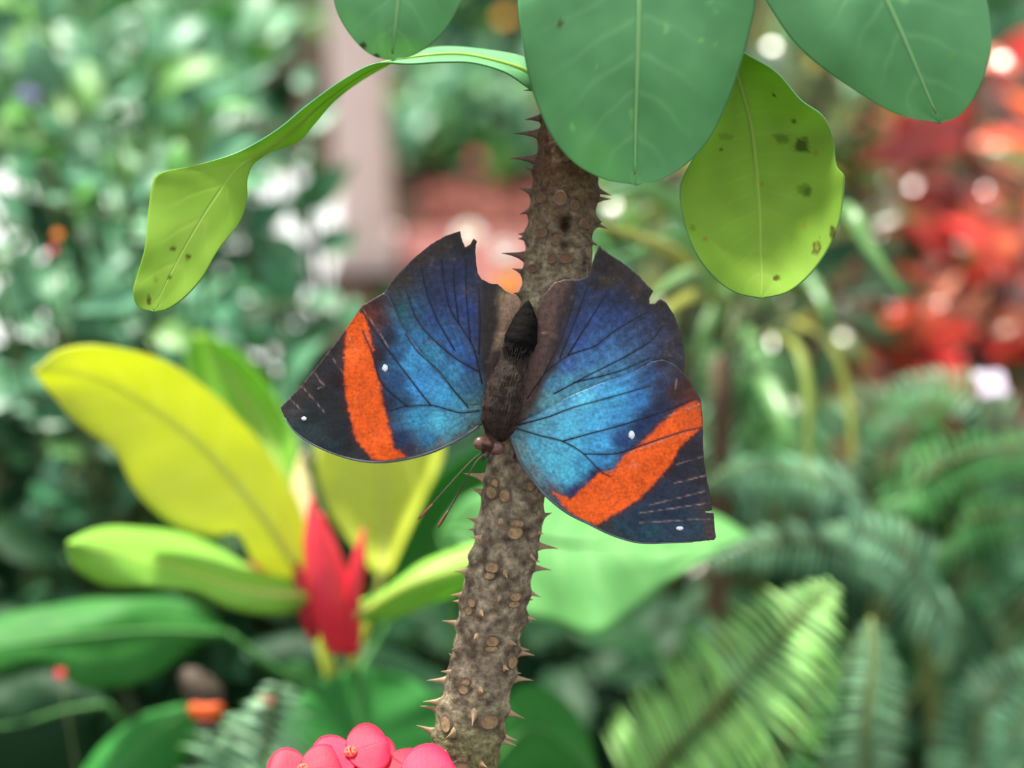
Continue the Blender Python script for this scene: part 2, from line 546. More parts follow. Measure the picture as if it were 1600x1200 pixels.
def thorn_verts(base, tip, n, w):
    """curved spike with a wide flattened foot"""
    axis = tip - base
    L = axis.length
    t = axis.normalized()
    b1 = t.cross(UP)
    if b1.length < 0.15: b1 = t.cross(FW)
    b1.normalize()
    b2 = b1.cross(t)
    prof = [(-0.25, 1.7), (0.0, 1.15), (0.12, 0.78), (0.3, 0.48), (0.55, 0.27), (0.8, 0.13), (1.0, 0.03)]
    V, Fc = [], []
    seg = 8
    for s, r in prof:
        c = base + axis * s + UP * (L * 0.10 * (s * (1 - s)) if s > 0 else 0)
        for k in range(seg):
            a = 2 * math.pi * k / seg
            V.append(c + b1 * (math.cos(a) * r * w * 0.8) + b2 * (math.sin(a) * r * w * 1.15))
    for i in range(len(prof) - 1):
        for k in range(seg):
            k2 = (k + 1) % seg
            Fc.append((i * seg + k, i * seg + k2, (i + 1) * seg + k2, (i + 1) * seg + k))
    Fc.append(tuple((len(prof) - 1) * seg + k for k in range(seg)))
    return V, Fc

def put_thorn(bx, by, tx, ty, mat, front):
    b, n = stem_pt(bx, by, -0.0003)
    scale = SD - 0.0
    if front:
        tip0 = P(tx, ty, (b - CAM).dot(FW))
        tip = tip0 + n * 0.0040
        tip = P(tx, ty, (tip - CAM).dot(FW))
        wv = 8.5 * PX
    else:
        tip = P(tx, ty, (b - CAM).dot(FW) - 0.0006)
        wv = (6.5 + 0.09 * math.hypot(tx - bx, ty - by)) * PX
    V, Fc = thorn_verts(b, tip, n, wv)
    obj('thorn', V, Fc, mat, stem)
for a, b, c, d in side_thorns: put_thorn(*Z3(a, b), *Z3(c, d), MAT['thorn'], False)
for a, b, c, d in front_thorns: put_thorn(*Z3(a, b), *Z3(c, d), MAT['thorn'], True)
for a, b, c, d in up_thorns: put_thorn(*Z4(a, b), *Z4(c, d), MAT['thorn_dark'], False)
# thorns on the far side of the stem, seen from a step to the side
for y in range(120, 1200, 62):
    an = math.pi + random.uniform(-0.9, 0.9)
    c, h = stem_c(y), stem_h(y)
    n = (RT * math.sin(an) - FW * math.cos(an)).normalized()
    b = P(c, y, SD) + n * (h * PX * 0.97)
    V, Fc = thorn_verts(b, b + n * 0.0035, n, 6 * PX)
    obj('thorn', V, Fc, MAT['thorn'], stem)

def put_scar(px, py, rx, ry):
    ctr, n = stem_pt(px, py)
    V, Fc = [], []
    rings = [(0.0, 0.9), (0.35, 0.75), (0.62, 0.55), (0.78, 0.7), (0.9, 1.0), (1.15, -1.2)]
    seg = 18
    for f, hgt in rings:
        if f == 0.0:
            p, nn = stem_pt(px, py, hgt * 0.0004); V.append(p); continue
        for k in range(seg):
            a = 2 * math.pi * k / seg
            jit = 1 + 0.08 * noise.noise(Vector((px, py, a)))
            x = px + math.cos(a) * rx * f * jit; y = py + math.sin(a) * ry * f * jit
            p, nn = stem_pt(x, y, hgt * 0.0005)
            V.append(p)
    for k in range(seg):
        Fc.append((0, 1 + (k + 1) % seg, 1 + k))
    for i in range(len(rings) - 2):
        for k in range(seg):
            k2 = (k + 1) % seg
            Fc.append((1 + i * seg + k, 1 + i * seg + k2, 1 + (i + 1) * seg + k2, 1 + (i + 1) * seg + k))
    o = obj('leaf_scar', V, Fc, [MAT['scar'] if py > 600 else MAT['scar_up'], MAT['scar_rim']], stem)
    for p in o.data.polygons:
        mid = min(p.vertices)
        if mid >= 1 + 2 * seg: p.material_index = 1
for s in scar_px:
    if abs((s[0] - stem_c(s[1])) / stem_h(s[1])) < 0.9:
        put_scar(*s)

# ------------------------------------------------------------------ lofted leaves traced edge by edge, each edge with its own distance
def loft(left, midl, right, nu=60, nv=24, ripple=0.0, seed=0):
    A = catmull([P(*p) for p in left], nu)
    B = catmull([P(*p) for p in midl], nu)
    C = catmull([P(*p) for p in right], nu)
    V, U = [], []
    for i in range(nu):
        for j in range(nv):
            v = j / (nv - 1)
            a, b, c = 2 * (v - .5) * (v - 1), -4 * v * (v - 1), 2 * v * (v - .5)
            if ripple:
                p = A[i] * a + B[i] * b + C[i] * c
                e = abs(v - .5) * 2
                p = p - FW * (ripple * (e ** 2) * noise.noise(Vector((i / nu * 7, (v > .5) * 5.0 + v * 1.5, seed))))
                p = p - FW * (ripple * 0.3 * noise.noise(Vector((i / nu * 4, v * 4, seed + 9))))
            else:
                p = A[i] * a + B[i] * b + C[i] * c
            V.append(p)
            U.append((i / (nu - 1), v))
    Fc = [(i * nv + j, i * nv + j + 1, (i + 1) * nv + j + 1, (i + 1) * nv + j) for i in range(nu - 1) for j in range(nv - 1)]
    return V, Fc, U, B

def spot_cols(V, spots, base=(1, 1, 1)):
    pts = np.array([[(v - CAM).dot(RT) / (v - CAM).dot(FW) * FPX + 800, 600 - (v - CAM).dot(UP) / (v - CAM).dot(FW) * FPX] for v in V])
    C = np.ones((len(V), 3)) * np.array(base)
    nzv = np.array([noise.noise(Vector((p[0] / 6, p[1] / 6, 0.5))) for p in pts])
    C *= (1 + 0.16 * np.array([noise.noise(Vector((p[0] / 40, p[1] / 40, 2.5))) for p in pts]))[:, None]
    for x, y, rx, ry, col in spots:
        e = ((pts[:, 0] - x) / rx) ** 2 + ((pts[:, 1] - y) / ry) ** 2
        e = e * (1 + 0.9 * nzv)
        k = np.clip(1.5 - e, 0, 1)[:, None]
        C = C * (1 - k) + C * np.array(col) * k
    return C

def fg_leaf(left, midl, right, spots=(), flip=False, nu=110, nv=80, ripple=0.0008, seed=1, petiole=None, ribw=0.0017):
    V, Fc, U, B = loft(left, midl, right, nu, nv, ripple, seed)
    # which side faces the camera: normal of a middle face
    f = Fc[len(Fc) // 2]
    n = (V[f[1]] - V[f[0]]).cross(V[f[3]] - V[f[0]])
    if (n.dot(FW) > 0) != flip:
        Fc = [tuple(reversed(q)) for q in Fc]
    C = spot_cols(V, spots)
    lf = obj('leaf', V, Fc, [MAT['leaf_top'], MAT['leaf_under']], plant, uvs=U, cols=C, solid=0.00035, solid_mat=1)
    pts = B[1:-2:3]
    sgn = -1 if not flip else -1
    tv, tf = tube([p - FW * 0.00005 for p in pts], [ribw * 0.45, ribw * 0.35, ribw * 0.28, ribw * 0.12], 8)
    obj('midrib', tv, tf, MAT['rib_u'] if flip else MAT['rib'], lf)
    if petiole:
        tv, tf = tube(catmull([P(*p) for p in petiole], 14), [0.0016, 0.0013, 0.0011], 8)
        obj('petiole', tv, tf, MAT['rib'], lf)
    return lf

BR = (0.35, 0.22, 0.12); DK = (0.3, 0.3, 0.28); PALE = (1.5, 1.35, 1.2)
# broad leaf hanging in front of the stem
fg_leaf([(906,-190,.292),(850,-140,.28),(815,-60,.274),(809,0,.274),(815,60,.275),(826,120,.276),(842,170,.277),(866,220,.278),(900,257,.279),(944,280,.280),(992,289,.280)],
        [(915,-195,.290),(975,-150,.274),(1000,-60,.268),(998,20,.268),(996,100,.270),(993,200,.275),(992,289,.280)],
        [(925,-190,.292),(1090,-165,.28),(1150,-110,.276),(1172,-50,.275),(1179,5,.275),(1170,55,.276),(1155,110,.277),(1135,165,.278),(1110,215,.279),(1078,252,.280),(1036,280,.280),(992,289,.280)],
        spots=[(1040,46,5,7,PALE),(1110,5,5,5,PALE),(1119,18,5,5,PALE),(1095,63,4,4,PALE),(1118,66,4,4,PALE),(895,198,5,5,PALE),(987,178,4,10,PALE),(875,37,5,6,BR),(932,103,4,4,PALE)],
        petiole=[(912,-120,.295),(912,-170,.293),(917,-196,.290)], seed=3)
# rounded leaf hanging at the top, tip nibbled
fg_leaf([(712,-195,.29),(600,-150,.276),(540,-90,.272),(522,-30,.272),(522,5,.272),(536,38,.273),(560,70,.274),(584,88,.275),(612,94,.276)],
        [(718,-198,.29),(655,-120,.271),(628,-30,.269),(618,40,.271),(612,94,.276)],
        [(726,-195,.29),(760,-130,.278),(742,-50,.275),(721,0,.274),(700,40,.275),(672,70,.275),(642,89,.276),(612,94,.276)],
        spots=[(567,71,5,5,BR),(589,88,5,4,BR),(596,50,6,30,(1.1,1.1,1.05))],
        petiole=[(905,-150,.296),(820,-205,.296),(718,-198,.29)], seed=5)
# leaf arching sideways and twisting to show its underside
E1 = [(842,120,.294),(822,90,.297),(760,77,.301),(690,72,.303),(640,83,.303),(600,103,.302),(555,130,.301),(520,158,.299),(490,192,.297),(464,220,.296),(420,236,.295),(391,253,.294),(383,282,.293),(384,310,.292),(375,345,.291),(341,392,.289),(318,432,.288),(290,464,.287),(262,483,.287),(240,487,.287)]
E2 = [(846,150,.293),(826,137,.290),(790,112,.288),(740,97,.287),(690,96,.286),(640,99,.285),(585,99,.284),(532,126,.285),(480,163,.287),(430,204,.289),(370,238,.291),(300,260,.292),(250,271,.292),(238,292,.292),(232,335,.291),(227,385,.289),(214,432,.288),(208,457,.287),(216,480,.287),(240,487,.287)]
EM = [(846,136,.2935),(824,112,.292),(772,95,.293),(712,85,.294),(640,91,.294),(590,102,.293),(545,128,.293),(500,162,.292),(455,205,.292),(410,238,.292),(372,262,.292),(335,312,.291),(305,360,.290),(278,408,.289),(257,450,.288),(240,487,.287)]
fg_leaf(E1, EM, E2, spots=[(294,402,4,6,BR),(271,388,4,4,BR),(266,433,3,3,BR),(233,470,4,6,BR),(244,437,4,4,(.8,.7,.4))], flip=True, nu=140, nv=60, ripple=0.0003, seed=8, ribw=0.0012)
# hanging leaf turned to show its pale underside
fg_leaf([(1128,60,.292),(1118,120,.291),(1108,180,.291),(1085,240,.291),(1063,290,.291),(1067,340,.290),(1085,392,.289),(1111,430,.288),(1148,457,.287),(1190,467,.287)],
        [(1132,58,.292),(1152,120,.296),(1172,190,.298),(1181,260,.298),(1187,340,.295),(1189,410,.291),(1190,467,.287)],
        [(1140,60,.292),(1165,83,.293),(1215,114,.293),(1252,156,.293),(1286,181,.293),(1302,214,.293),(1308,258,.292),(1320,276,.291),(1318,312,.291),(1310,352,.290),(1290,396,.289),(1263,432,.288),(1230,457,.287),(1190,467,.287)],
        spots=[(1253,228,11,11,DK),(1222,216,12,7,(.6,.6,.5)),(1258,298,11,9,(.6,.62,.5)),(1262,300,6,6,(.7,.7,.6)),(1277,388,7,10,BR),(1277,388,3,5,(2.5,3,3)),(1302,364,5,8,BR),(1276,240,4,4,(1.3,.7,.3)),
               (1190,288,3,3,(1.3,.6,.3)),(1257,353,4,4,(1.3,.8,.4)),(1101,375,4,4,(1.3,.6,.3)),(1213,436,4,4,BR),(1125,234,3,3,DK),(1130,214,9,5,(.75,.75,.6)),(1241,190,4,4,DK),(1210,148,3,3,BR),(1080,357,4,5,(.8,.7,.5))],
        flip=True, petiole=[(918,-60,.297),(1010,-40,.302),(1090,10,.298),(1133,60,.292)], seed=11, nu=130, nv=90)
# leaf hanging at the top right corner
fg_leaf([(1120,-232,.29),(1130,-130,.279),(1165,-45,.276),(1195,0,.275),(1240,65,.274),(1290,110,.273),(1350,150,.273),(1405,180,.274),(1470,192,.275)],
        [(1125,-236,.29),(1240,-200,.272),(1330,-100,.268),(1385,0,.266),(1421,80,.268),(1450,150,.272),(1470,192,.275)],
        [(1132,-238,.29),(1330,-230,.279),(1470,-140,.273),(1535,-20,.271),(1548,50,.271),(1543,100,.272),(1525,147,.273),(1500,180,.274),(1470,192,.275)],
        spots=[(1412,2,7,5,PALE),(1486,88,6,6,(1.2,1.1,.9)),(1425,191,4,4,BR)],
        petiole=[(920,-130,.296),(1000,-215,.298),(1125,-236,.29)], seed=13)

# ------------------------------------------------------------------ butterfly
def resample_poly(pts, step, jit=0.0, closed=True):
    out = []
    n = len(pts)
    for i in range(n if closed else n - 1):
        a, b = np.array(pts[i], float), np.array(pts[(i + 1) % n], float)
        k = max(1, int(np.linalg.norm(b - a) / step))
        for j in range(k):
            p = a + (b - a) * j / k
            if jit:
                p = p + jit * np.array([noise.noise(Vector((p[0] / 5, p[1] / 5, 1.0))), noise.noise(Vector((p[0] / 5, p[1] / 5, 7.0)))])
            out.append(p)
    return out

def in_poly(x, y, poly):
    ins = False
    j = len(poly) - 1
    for i in range(len(poly)):
        xi, yi = poly[i]; xj, yj = poly[j]
        if (yi > y) != (yj > y) and x < (xj - xi) * (y - yi) / (yj - yi) + xi:
            ins = not ins
        j = i
    return ins

def seg_dist(p, poly, closed=False):
    """p: (n,2) array; distance to polyline"""
    best = np.full(len(p), 1e9)
    m = len(poly)
    for i in range(m if closed else m - 1):
        a = np.array(poly[i], float); b = np.array(poly[(i + 1) % m], float)
        ab = b - a
        t = np.clip(((p - a) @ ab) / max(ab @ ab, 1e-9), 0, 1)
        best = np.minimum(best, np.linalg.norm(p - (a + t[:, None] * ab), axis=1))
    return best

Z1 = lambda q: [(420 + x / 3.0, 340 + y / 3.0) for x, y in q]
Z2 = lambda q: [(760 + x / 2.353, 360 + y / 2.353) for x, y in q]
LF = Z1([(1050,880),(1040,960),(985,978),(930,1015),(860,1055),(760,1100),(640,1132),(530,1146),(430,1140),(330,1115),(220,1070),(130,1010),(75,940),(55,890),(75,868),(150,790),(230,690),(310,590),(370,510),(440,410),(500,375),(540,352),(565,372),(630,515),(720,640),(830,765),(930,880)])
LH = Z1([(1035,900),(940,900),(830,780),(720,655),(620,530),(545,400),(525,372),(560,318),(600,270),(680,190),(760,125),(830,85),(897,63),(903,95),(920,140),(945,125),(958,98),(975,110),(968,150),(970,200),(980,260),(1000,290),(1040,310),(1075,313),(1110,345),(1168,368),(1185,400),(1165,480),(1130,570),(1110,640),(1090,700),(1060,800)])
RF = Z2([(60,740),(88,770),(100,790),(130,860),(180,930),(230,985),(300,1040),(380,1080),(450,1115),(530,1142),(590,1150),(680,1148),(760,1145),(838,1138),(843,1128),(838,1080),(836,1040),(806,1037),(806,1033),(829,1028),(826,990),(812,920),(800,850),(796,760),(795,680),(788,620),(760,575),(730,530),(690,490),(650,475),(610,482),(540,520),(420,562),(300,612),(180,675),(100,715)])
RH = Z2([(80,740),(200,690),(300,640),(420,590),(540,550),(640,520),(710,540),(726,520),(730,480),(725,430),(712,370),(690,310),(660,265),(637,250),(620,270),(600,270),(598,252),(614,222),(590,200),(560,165),(510,125),(450,85),(425,68),(415,52),(405,75),(392,110),(385,135),(376,168),(340,182),(290,180),(250,192),(215,230),(190,290),(180,360),(165,440),(140,530),(100,640)])

OR_L = Z1([(425,440),(365,500),(355,600),(350,720),(360,840),(380,930),(400,1020),(440,1080),(480,1132),(560,1150),(650,1122),(590,1085),(572,1010),(552,920),(530,830),(525,780),(495,700),(487,600),(472,520),(455,450)])
OR_R = Z2([(245,960),(300,1035),(360,1075),(400,1085),(440,1065),(500,1030),(560,990),(620,930),(680,860),(710,800),(740,770),(800,720),(795,630),(760,620),(700,660),(650,700),(600,750),(560,790),(500,830),(470,880),(420,890),(370,930),(310,985)])

CL = [((800,960),(70,152,192)),((700,940),(50,122,172)),((880,980),(60,120,150)),((620,1040),(24,44,86)),((750,1040),(40,98,146)),((900,880),(58,120,160)),((960,900),(70,105,125)),((820,830),(62,142,202)),((700,800),(52,122,190)),
      ((600,760),(34,64,112)),((640,860),(30,62,100)),((560,870),(26,40,72)),((520,640),(40,30,48)),((560,560),(32,40,66)),((600,640),(36,76,122)),((660,680),(56,128,186)),((640,540),(48,100,150)),((700,560),(46,104,172)),
      ((760,640),(54,128,190)),((860,720),(52,122,190)),((930,780),(46,96,156)),((620,440),(40,92,120)),((690,440),(42,76,130)),((600,380),(40,56,80)),((760,480),(40,66,136)),((820,560),(42,86,160)),((880,620),(42,86,170)),((950,680),(40,70,150)),
      ((780,360),(38,50,100)),((860,400),(38,56,126)),((940,440),(36,58,136)),((980,540),(36,56,130)),((990,680),(38,60,110)),((720,260),(42,46,78)),((820,260),(38,44,90)),((900,260),(36,46,96)),((940,180),(34,36,64)),
      ((640,280),(50,42,48)),((700,200),(56,42,42)),((800,140),(52,42,46)),((880,90),(40,32,34)),((580,310),(54,44,46)),((960,120),(36,28,30)),((930,150),(34,28,34)),
      ((1030,330),(40,42,66)),((1030,420),(36,34,44)),((1025,560),(38,32,36)),((1040,680),(44,36,36)),((1060,500),(58,44,40)),((1110,400),(128,104,88)),((1150,390),(150,128,112)),((1120,480),(140,112,94)),((1095,580),(120,92,76)),((1070,650),(86,66,58)),((1060,740),(60,48,46)),
      ((440,420),(96,44,30)),((500,400),(62,34,36)),((470,470),(120,48,28)),((520,480),(62,32,40)),((360,500),(74,44,38)),((300,620),(40,32,36)),((220,720),(46,38,42)),((150,800),(60,48,50)),((100,880),(48,40,46)),((320,760),(34,24,30)),((250,820),(34,30,38)),((330,900),(28,22,26)),((200,940),(26,34,40)),((150,1000),(28,42,52)),((300,1000),(24,26,34)),((280,1070),(28,44,54)),((380,1080),(24,28,36)),((400,1120),(40,40,44)),
      ((700,1110),(66,72,88)),((800,1075),(78,92,104)),((900,1025),(74,90,96)),((960,985),(66,84,86)),((660,1090),(44,36,66)),((600,1130),(90,60,60))]
CR = [((180,780),(70,138,178)),((230,850),(76,160,200)),((300,900),(70,152,192)),((360,870),(56,128,176)),((330,960),(34,54,110)),((400,900),(30,48,96)),((420,840),(50,110,170)),((300,800),(74,152,196)),((420,790),(62,140,200)),((300,720),(78,160,206)),
      ((200,710),(80,142,176)),((400,700),(70,150,208)),((500,680),(56,124,186)),((500,770),(34,60,120)),((560,730),(28,44,92)),((600,690),(30,42,84)),((640,640),(34,38,70)),((560,620),(44,96,160)),((480,600),(66,148,206)),((360,620),(82,160,204)),
      ((240,640),(86,146,184)),((640,560),(36,40,76)),((600,540),(44,72,120)),((690,520),(40,34,52)),((650,490),(44,40,66)),((740,560),(66,36,36)),((700,600),(70,36,40)),((760,600),(92,44,34)),
      ((300,560),(78,146,200)),((400,540),(70,134,196)),((500,520),(66,124,190)),((250,560),(66,122,180)),((300,500),(58,92,176)),((380,470),(56,104,178)),((460,450),(60,104,176)),((560,460),(62,92,150)),((340,420),(50,78,162)),((420,400),(50,84,160)),
      ((520,400),(54,82,146)),((600,420),(58,74,128)),((640,400),(60,62,104)),((680,440),(64,60,82)),((700,400),(54,46,66)),((650,330),(46,42,64)),((700,340),(42,36,46)),((590,340),(50,60,112)),((330,340),(42,58,130)),((400,320),(46,70,146)),((480,320),(44,64,134)),((380,240),(38,52,108)),((440,250),(38,54,112)),((500,240),(34,40,76)),((350,220),(40,50,92)),
      ((420,130),(36,30,36)),((480,160),(46,36,38)),((540,210),(52,42,42)),((590,240),(44,36,38)),((400,200),(40,34,50)),((640,270),(48,38,42)),((420,80),(36,28,28)),((440,190),(58,46,44)),
      ((290,300),(52,42,48)),((260,260),(66,50,44)),((230,320),(84,64,56)),((210,420),(82,62,58)),((240,440),(54,40,42)),((190,520),(86,68,68)),((230,500),(52,40,52)),((160,600),(84,78,84)),((260,400),(40,36,54)),((310,220),(40,40,62)),((120,690),(72,70,80)),((160,650),(70,96,120)),
      ((620,960),(30,34,62)),((700,880),(34,30,48)),((760,800),(40,32,44)),((780,900),(42,36,50)),((740,980),(32,34,58)),((640,1040),(26,40,66)),((560,1060),(26,42,66)),((500,1090),(28,52,72)),((600,1110),(30,62,84)),((720,1060),(28,46,72)),((780,1100),(34,56,78)),((820,1100),(72,54,60)),((820,1020),(58,44,52)),((450,1105),(48,52,60)),
      ((120,800),(84,104,112)),((170,890),(84,100,112)),((230,960),(76,80,96)),((130,760),(76,110,130))]

VL = [Z1(q) for q in ([(985,905),(900,915),(840,900),(760,880),(640,885),(570,905)], [(760,880),(735,850),(650,740),(560,620),(480,510),(430,420)], [(650,884),(570,820),(520,760),(490,650),(440,530)])]
VLF2 = [Z1(q) for q in ([(935,890),(860,800),(800,720),(700,630),(640,545)],)]
VLH = [Z1(q) for q in ([(1000,780),(960,610),(900,510),(850,430),(820,300),(810,200)], [(870,620),(790,480),(740,350),(715,240)], [(945,580),(925,350),(925,190)], [(980,720),(870,655),(760,560),(690,470),(640,330)], [(890,490),(870,330),(868,220)], [(985,640),(990,480),(985,330)])]
VR = [Z2(q) for q in ([(100,725),(200,755),(280,775),(350,815),(420,885),(455,905)], [(280,775),(370,750),(500,715),(640,670),(770,620)], [(360,822),(480,820),(600,780),(720,740),(790,725)], [(105,718),(230,685),(320,650),(450,615),(600,572)])]
VRH = [Z2(q) for q in ([(150,620),(220,520),(300,460),(400,425),(470,370),(590,300)], [(300,458),(380,330),(450,220)], [(270,470),(330,320),(375,200)], [(250,600),(380,530),(500,470),(600,410),(650,350)], [(190,570),(250,450),(300,330),(330,220)], [(320,560),(480,520),(600,470)])]
RAY_L = [Z1(q) for q in ([(355,520),(415,630)], [(440,520),(465,570)], [(425,410),(500,510),(560,610)], [(285,640),(350,730)], [(205,715),(260,790)], [(150,785),(190,830),(260,910)], [(90,840),(160,910)], [(385,660),(405,700)], [(230,800),(250,795)])]
RAY_R = [Z2(q) for q in ([(520,820),(640,775),(760,735)], [(650,690),(780,640)], [(700,860),(800,830)], [(690,930),(810,900)], [(600,1010),(800,960)], [(560,1040),(700,1020),(828,1000)], [(560,1075),(820,1060)], [(430,890),(560,860)], [(530,835),(550,870)], [(700,545),(695,580)])]

WING, wnt, wout = newmat('wing_scales')
_at = N(wnt, 'ShaderNodeVertexColor', layer_name='Col')
_tc = N(wnt, 'ShaderNodeTexCoord')
_n1 = NOISE(wnt, 1500, 3, _tc.outputs['Object'], 0.7)
_n2 = NOISE(wnt, 500, 3, _tc.outputs['Object'], 0.6)
_g = M(wnt, 'MAXIMUM', M(wnt, 'ADD', M(wnt, 'MULTIPLY_ADD', _n1, 1.7, -0.15), M(wnt, 'MULTIPLY_ADD', _n2, 0.8, -0.1)), 0.3)
_cc = N(wnt, 'ShaderNodeCombineColor')
for i in range(3): wnt.links.new(_g, _cc.inputs[i])
_b = MIX(wnt, 1.0, _at.outputs[0], _cc.outputs[0], 'MULTIPLY')
_pb = N(wnt, 'ShaderNodeBsdfPrincipled')
wnt.links.new(_b, _pb.inputs['Base Color'])
_pb.inputs['Roughness'].default_value = 0.55
_pb.inputs['Specular IOR Level'].default_value = 0.25
_bp = N(wnt, 'ShaderNodeBump')
_bp.inputs['Strength'].default_value = 0.35
_bp.inputs['Distance'].default_value = 0.0002
wnt.links.new(_n1, _bp.inputs['Height'])
wnt.links.new(_bp.outputs[0], _pb.inputs['Normal'])
wnt.links.new(_pb.outputs[0], wout.inputs[0])
MAT['wing'] = WING
MAT['wing_under'] = plain_mat('wing_underside', (96, 72, 54), (130, 102, 76), 90, 0.8, 0.1)
MAT['vein'] = plain_mat('wing_vein', (26, 30, 44), (36, 40, 56), 200, 0.6, 0.2)
MAT['white_spot'] = plain_mat('white_scales', (232, 238, 246), None, 100, 0.7)
WK = 0.97    # albedo per observed value

def wing_depth(x, y, side, hind):
    bx = 752 if side < 0 else 800
    r = (bx - x) if side < 0 else (x - bx)
    r = max(r, 0) / 300.0
    d = 0.2846 - 0.0030 * r + 0.0035 * r * r + (0.0009 if hind else 0.0)
    d += 0.0005 * noise.noise(Vector((x / 60, y / 60, 3.0 if hind else 1.0)))
    if hind and y < 520:                       # hind wings fold back towards the stem at the body
        inner = (x - 765) / 45 if side < 0 else (860 - x) / 45
        d += 0.0015 * min(max(inner, 0), 1)
    if not hind:
        d += 0.0004 * math.sin((x + y) / 14.0) * 0.25
    return d

def idw(pts, ctrl):
    c = np.array([k[0] for k in ctrl], float); col = np.array([lin(k[1]) for k in ctrl])
    D = np.linalg.norm(pts[:, None, :] - c[None], axis=2) + 2.0
    W = 1.0 / D ** 3.2
    W /= W.sum(1, keepdims=True)
    return W @ col

def build_wing(name, poly, ctrl, band, veins, rays, side, hind, parent, label):
    out = resample_poly(poly, 3.0, 0.9)
    op = [tuple(p) for p in out]
    xs = [p[0] for p in op]; ys = [p[1] for p in op]
    pts = list(op)
    step = 2.4
    y = min(ys) + step / 2
    row = 0
    edge = []
    while y < max(ys):
        x = min(xs) + (step / 2 if row % 2 else 0)
        while x < max(xs):
            edge.append((x, y))
            x += step
        y += step * 0.87
        row += 1
    ea = np.array(edge)
    dist = seg_dist(ea, op, True)
    for p, dd in zip(edge, dist):
        if dd > 1.3 and in_poly(p[0], p[1], op): pts.append(p)
    nE = len(op)
    v2, _, fc, *_ = delaunay_2d_cdt([Vector(p) for p in pts], [(i, (i + 1) % nE) for i in range(nE)], [], 1, 1e-4)
    pa = np.array([(v.x, v.y) for v in v2])
    C = idw(pa, ctrl)
    bx, by = (752, 640) if side < 0 else (803, 664)
    ang = np.arctan2(pa[:, 1] - by, pa[:, 0] - bx); rad_ = np.hypot(pa[:, 0] - bx, pa[:, 1] - by)
    st = np.array([noise.noise(Vector((a * 26, r / 45, 3.3))) + 0.7 * noise.noise(Vector((a * 70, r / 30, 8.3))) for a, r in zip(ang, rad_)])
    fine = np.array([noise.noise(Vector((p[0] / 4.5, p[1] / 4.5, 1.3))) for p in pa])
    C = C * (1 + 0.28 * st + 0.22 * fine)[:, None]
    if hind:
        rp = np.sin(rad_ / 2.6 + 5 * np.array([noise.noise(Vector((p[0] / 22, p[1] / 22, 4.4))) for p in pa]))
        C = C * (1 + 0.10 * rp)[:, None] * np.array((0.9, 0.92, 0.66))
    else:
        C = C * np.array((1.0, 1.12, 0.95))
    lum = C @ np.array((0.2, 0.6, 0.2))
    C = C * (0.85 + 0.38 * np.clip(lum / 0.16, 0, 1))[:, None]
    if band:
        dd = seg_dist(pa, band, True)
        ins = np.array([in_poly(p[0], p[1], band) for p in pa])
        sd_ = np.where(ins, dd, -dd)
        nz = np.array([noise.noise(Vector((p[0] / 7, p[1] / 7, 2.0))) * 3.0 + noise.noise(Vector((p[0] / 2.5, p[1] / 2.5, 5.0))) * 2.0 for p in pa])
        k = np.clip((sd_ + nz + 1.5) / 4.5, 0, 1)[:, None]
        kh = np.clip((sd_ + nz + 11) / 10, 0, 1)[:, None]
        C = C * (1 - 0.55 * kh) + np.array(lin((70, 22, 22))) * 0.55 * kh
        nb = np.array([noise.noise(Vector((p[0] / 18, p[1] / 18, 9.0))) for p in pa])
        top = np.clip((500 - pa[:, 1]) / 40, 0, 1) if side < 0 else np.clip((pa[:, 0] - 1045) / 60, 0, 1) * np.clip((690 - pa[:, 1]) / 60, 0, 1)
        orange = np.array(lin((236, 90, 14)))[None] * (1 + 0.18 * nb[:, None])
        orange = orange * (1 - 0.7 * top[:, None]) + np.array(lin((96, 40, 24))) * 0.7 * top[:, None]
        C = C * (1 - k) + orange * k
    for r in rays:
        d = seg_dist(pa, r)
        br = np.array([noise.noise(Vector((p[0] / 9, p[1] / 9, 4.0))) for p in pa])
        k = np.clip(1.2 - d / 1.3, 0, 1) * np.clip(0.3 + 0.9 * br, 0.05, 0.5)
        C = C * (1 - k[:, None]) + np.array(lin((190, 160, 150))) * k[:, None]
    for v in veins:
        d = seg_dist(pa, v)
        k = np.clip(1.4 - d / 2.2, 0, 1) * 0.55
        C = C * (1 - k[:, None]) + np.array(lin((26, 30, 48))) * k[:, None]
    # worn margin
    d = seg_dist(pa, op, True)
    nz = np.array([noise.noise(Vector((p[0] / 10, p[1] / 10, 6.0))) for p in pa])
    k = np.clip(1.2 - d / 3.0, 0, 1) * 0.6
    C = C * (1 - k[:, None]) + np.array(lin((62, 48, 48))) * k[:, None]
    if hind:
        folds = ([(Z1([(1035,320),(1030,450),(1022,560),(1030,700)]), 13, (40, 32, 32)), (Z1([(1150,385),(1122,480),(1098,580),(1078,660)]), 12, (142, 114, 96)), (Z1([(1070,640),(1045,720),(1040,820)]), 9, (58, 44, 42))]
                 if side < 0 else [(Z2([(310,195),(275,300),(245,420),(205,520),(150,640)]), 10, (44, 34, 38)), (Z2([(265,200),(225,300),(205,400),(178,500),(145,590),(110,680)]), 17, (84, 62, 56))])
        for fl_, fw_, fcol in folds:
            dq = seg_dist(pa, fl_)
            k = np.clip(1.5 - dq / fw_, 0, 1)[:, None] ** 1.3
            k = np.minimum(k, 1)
            C = C * (1 - k) + np.array(lin(fcol)) * k * (1 + 0.35 * nz[:, None])
        k = (np.clip((nz - 0.33) * 6, 0, 1) * np.clip(1 - np.abs(d - 26) / 14, 0, 1))[:, None] * 0.22
        C = C * (1 - k) + np.array(lin((140, 108, 84))) * k
    C = np.clip(C * WK, 0, 1)
    V = [P(x, y, wing_depth(x, y, side, hind)) for x, y in pa]
    F2 = []
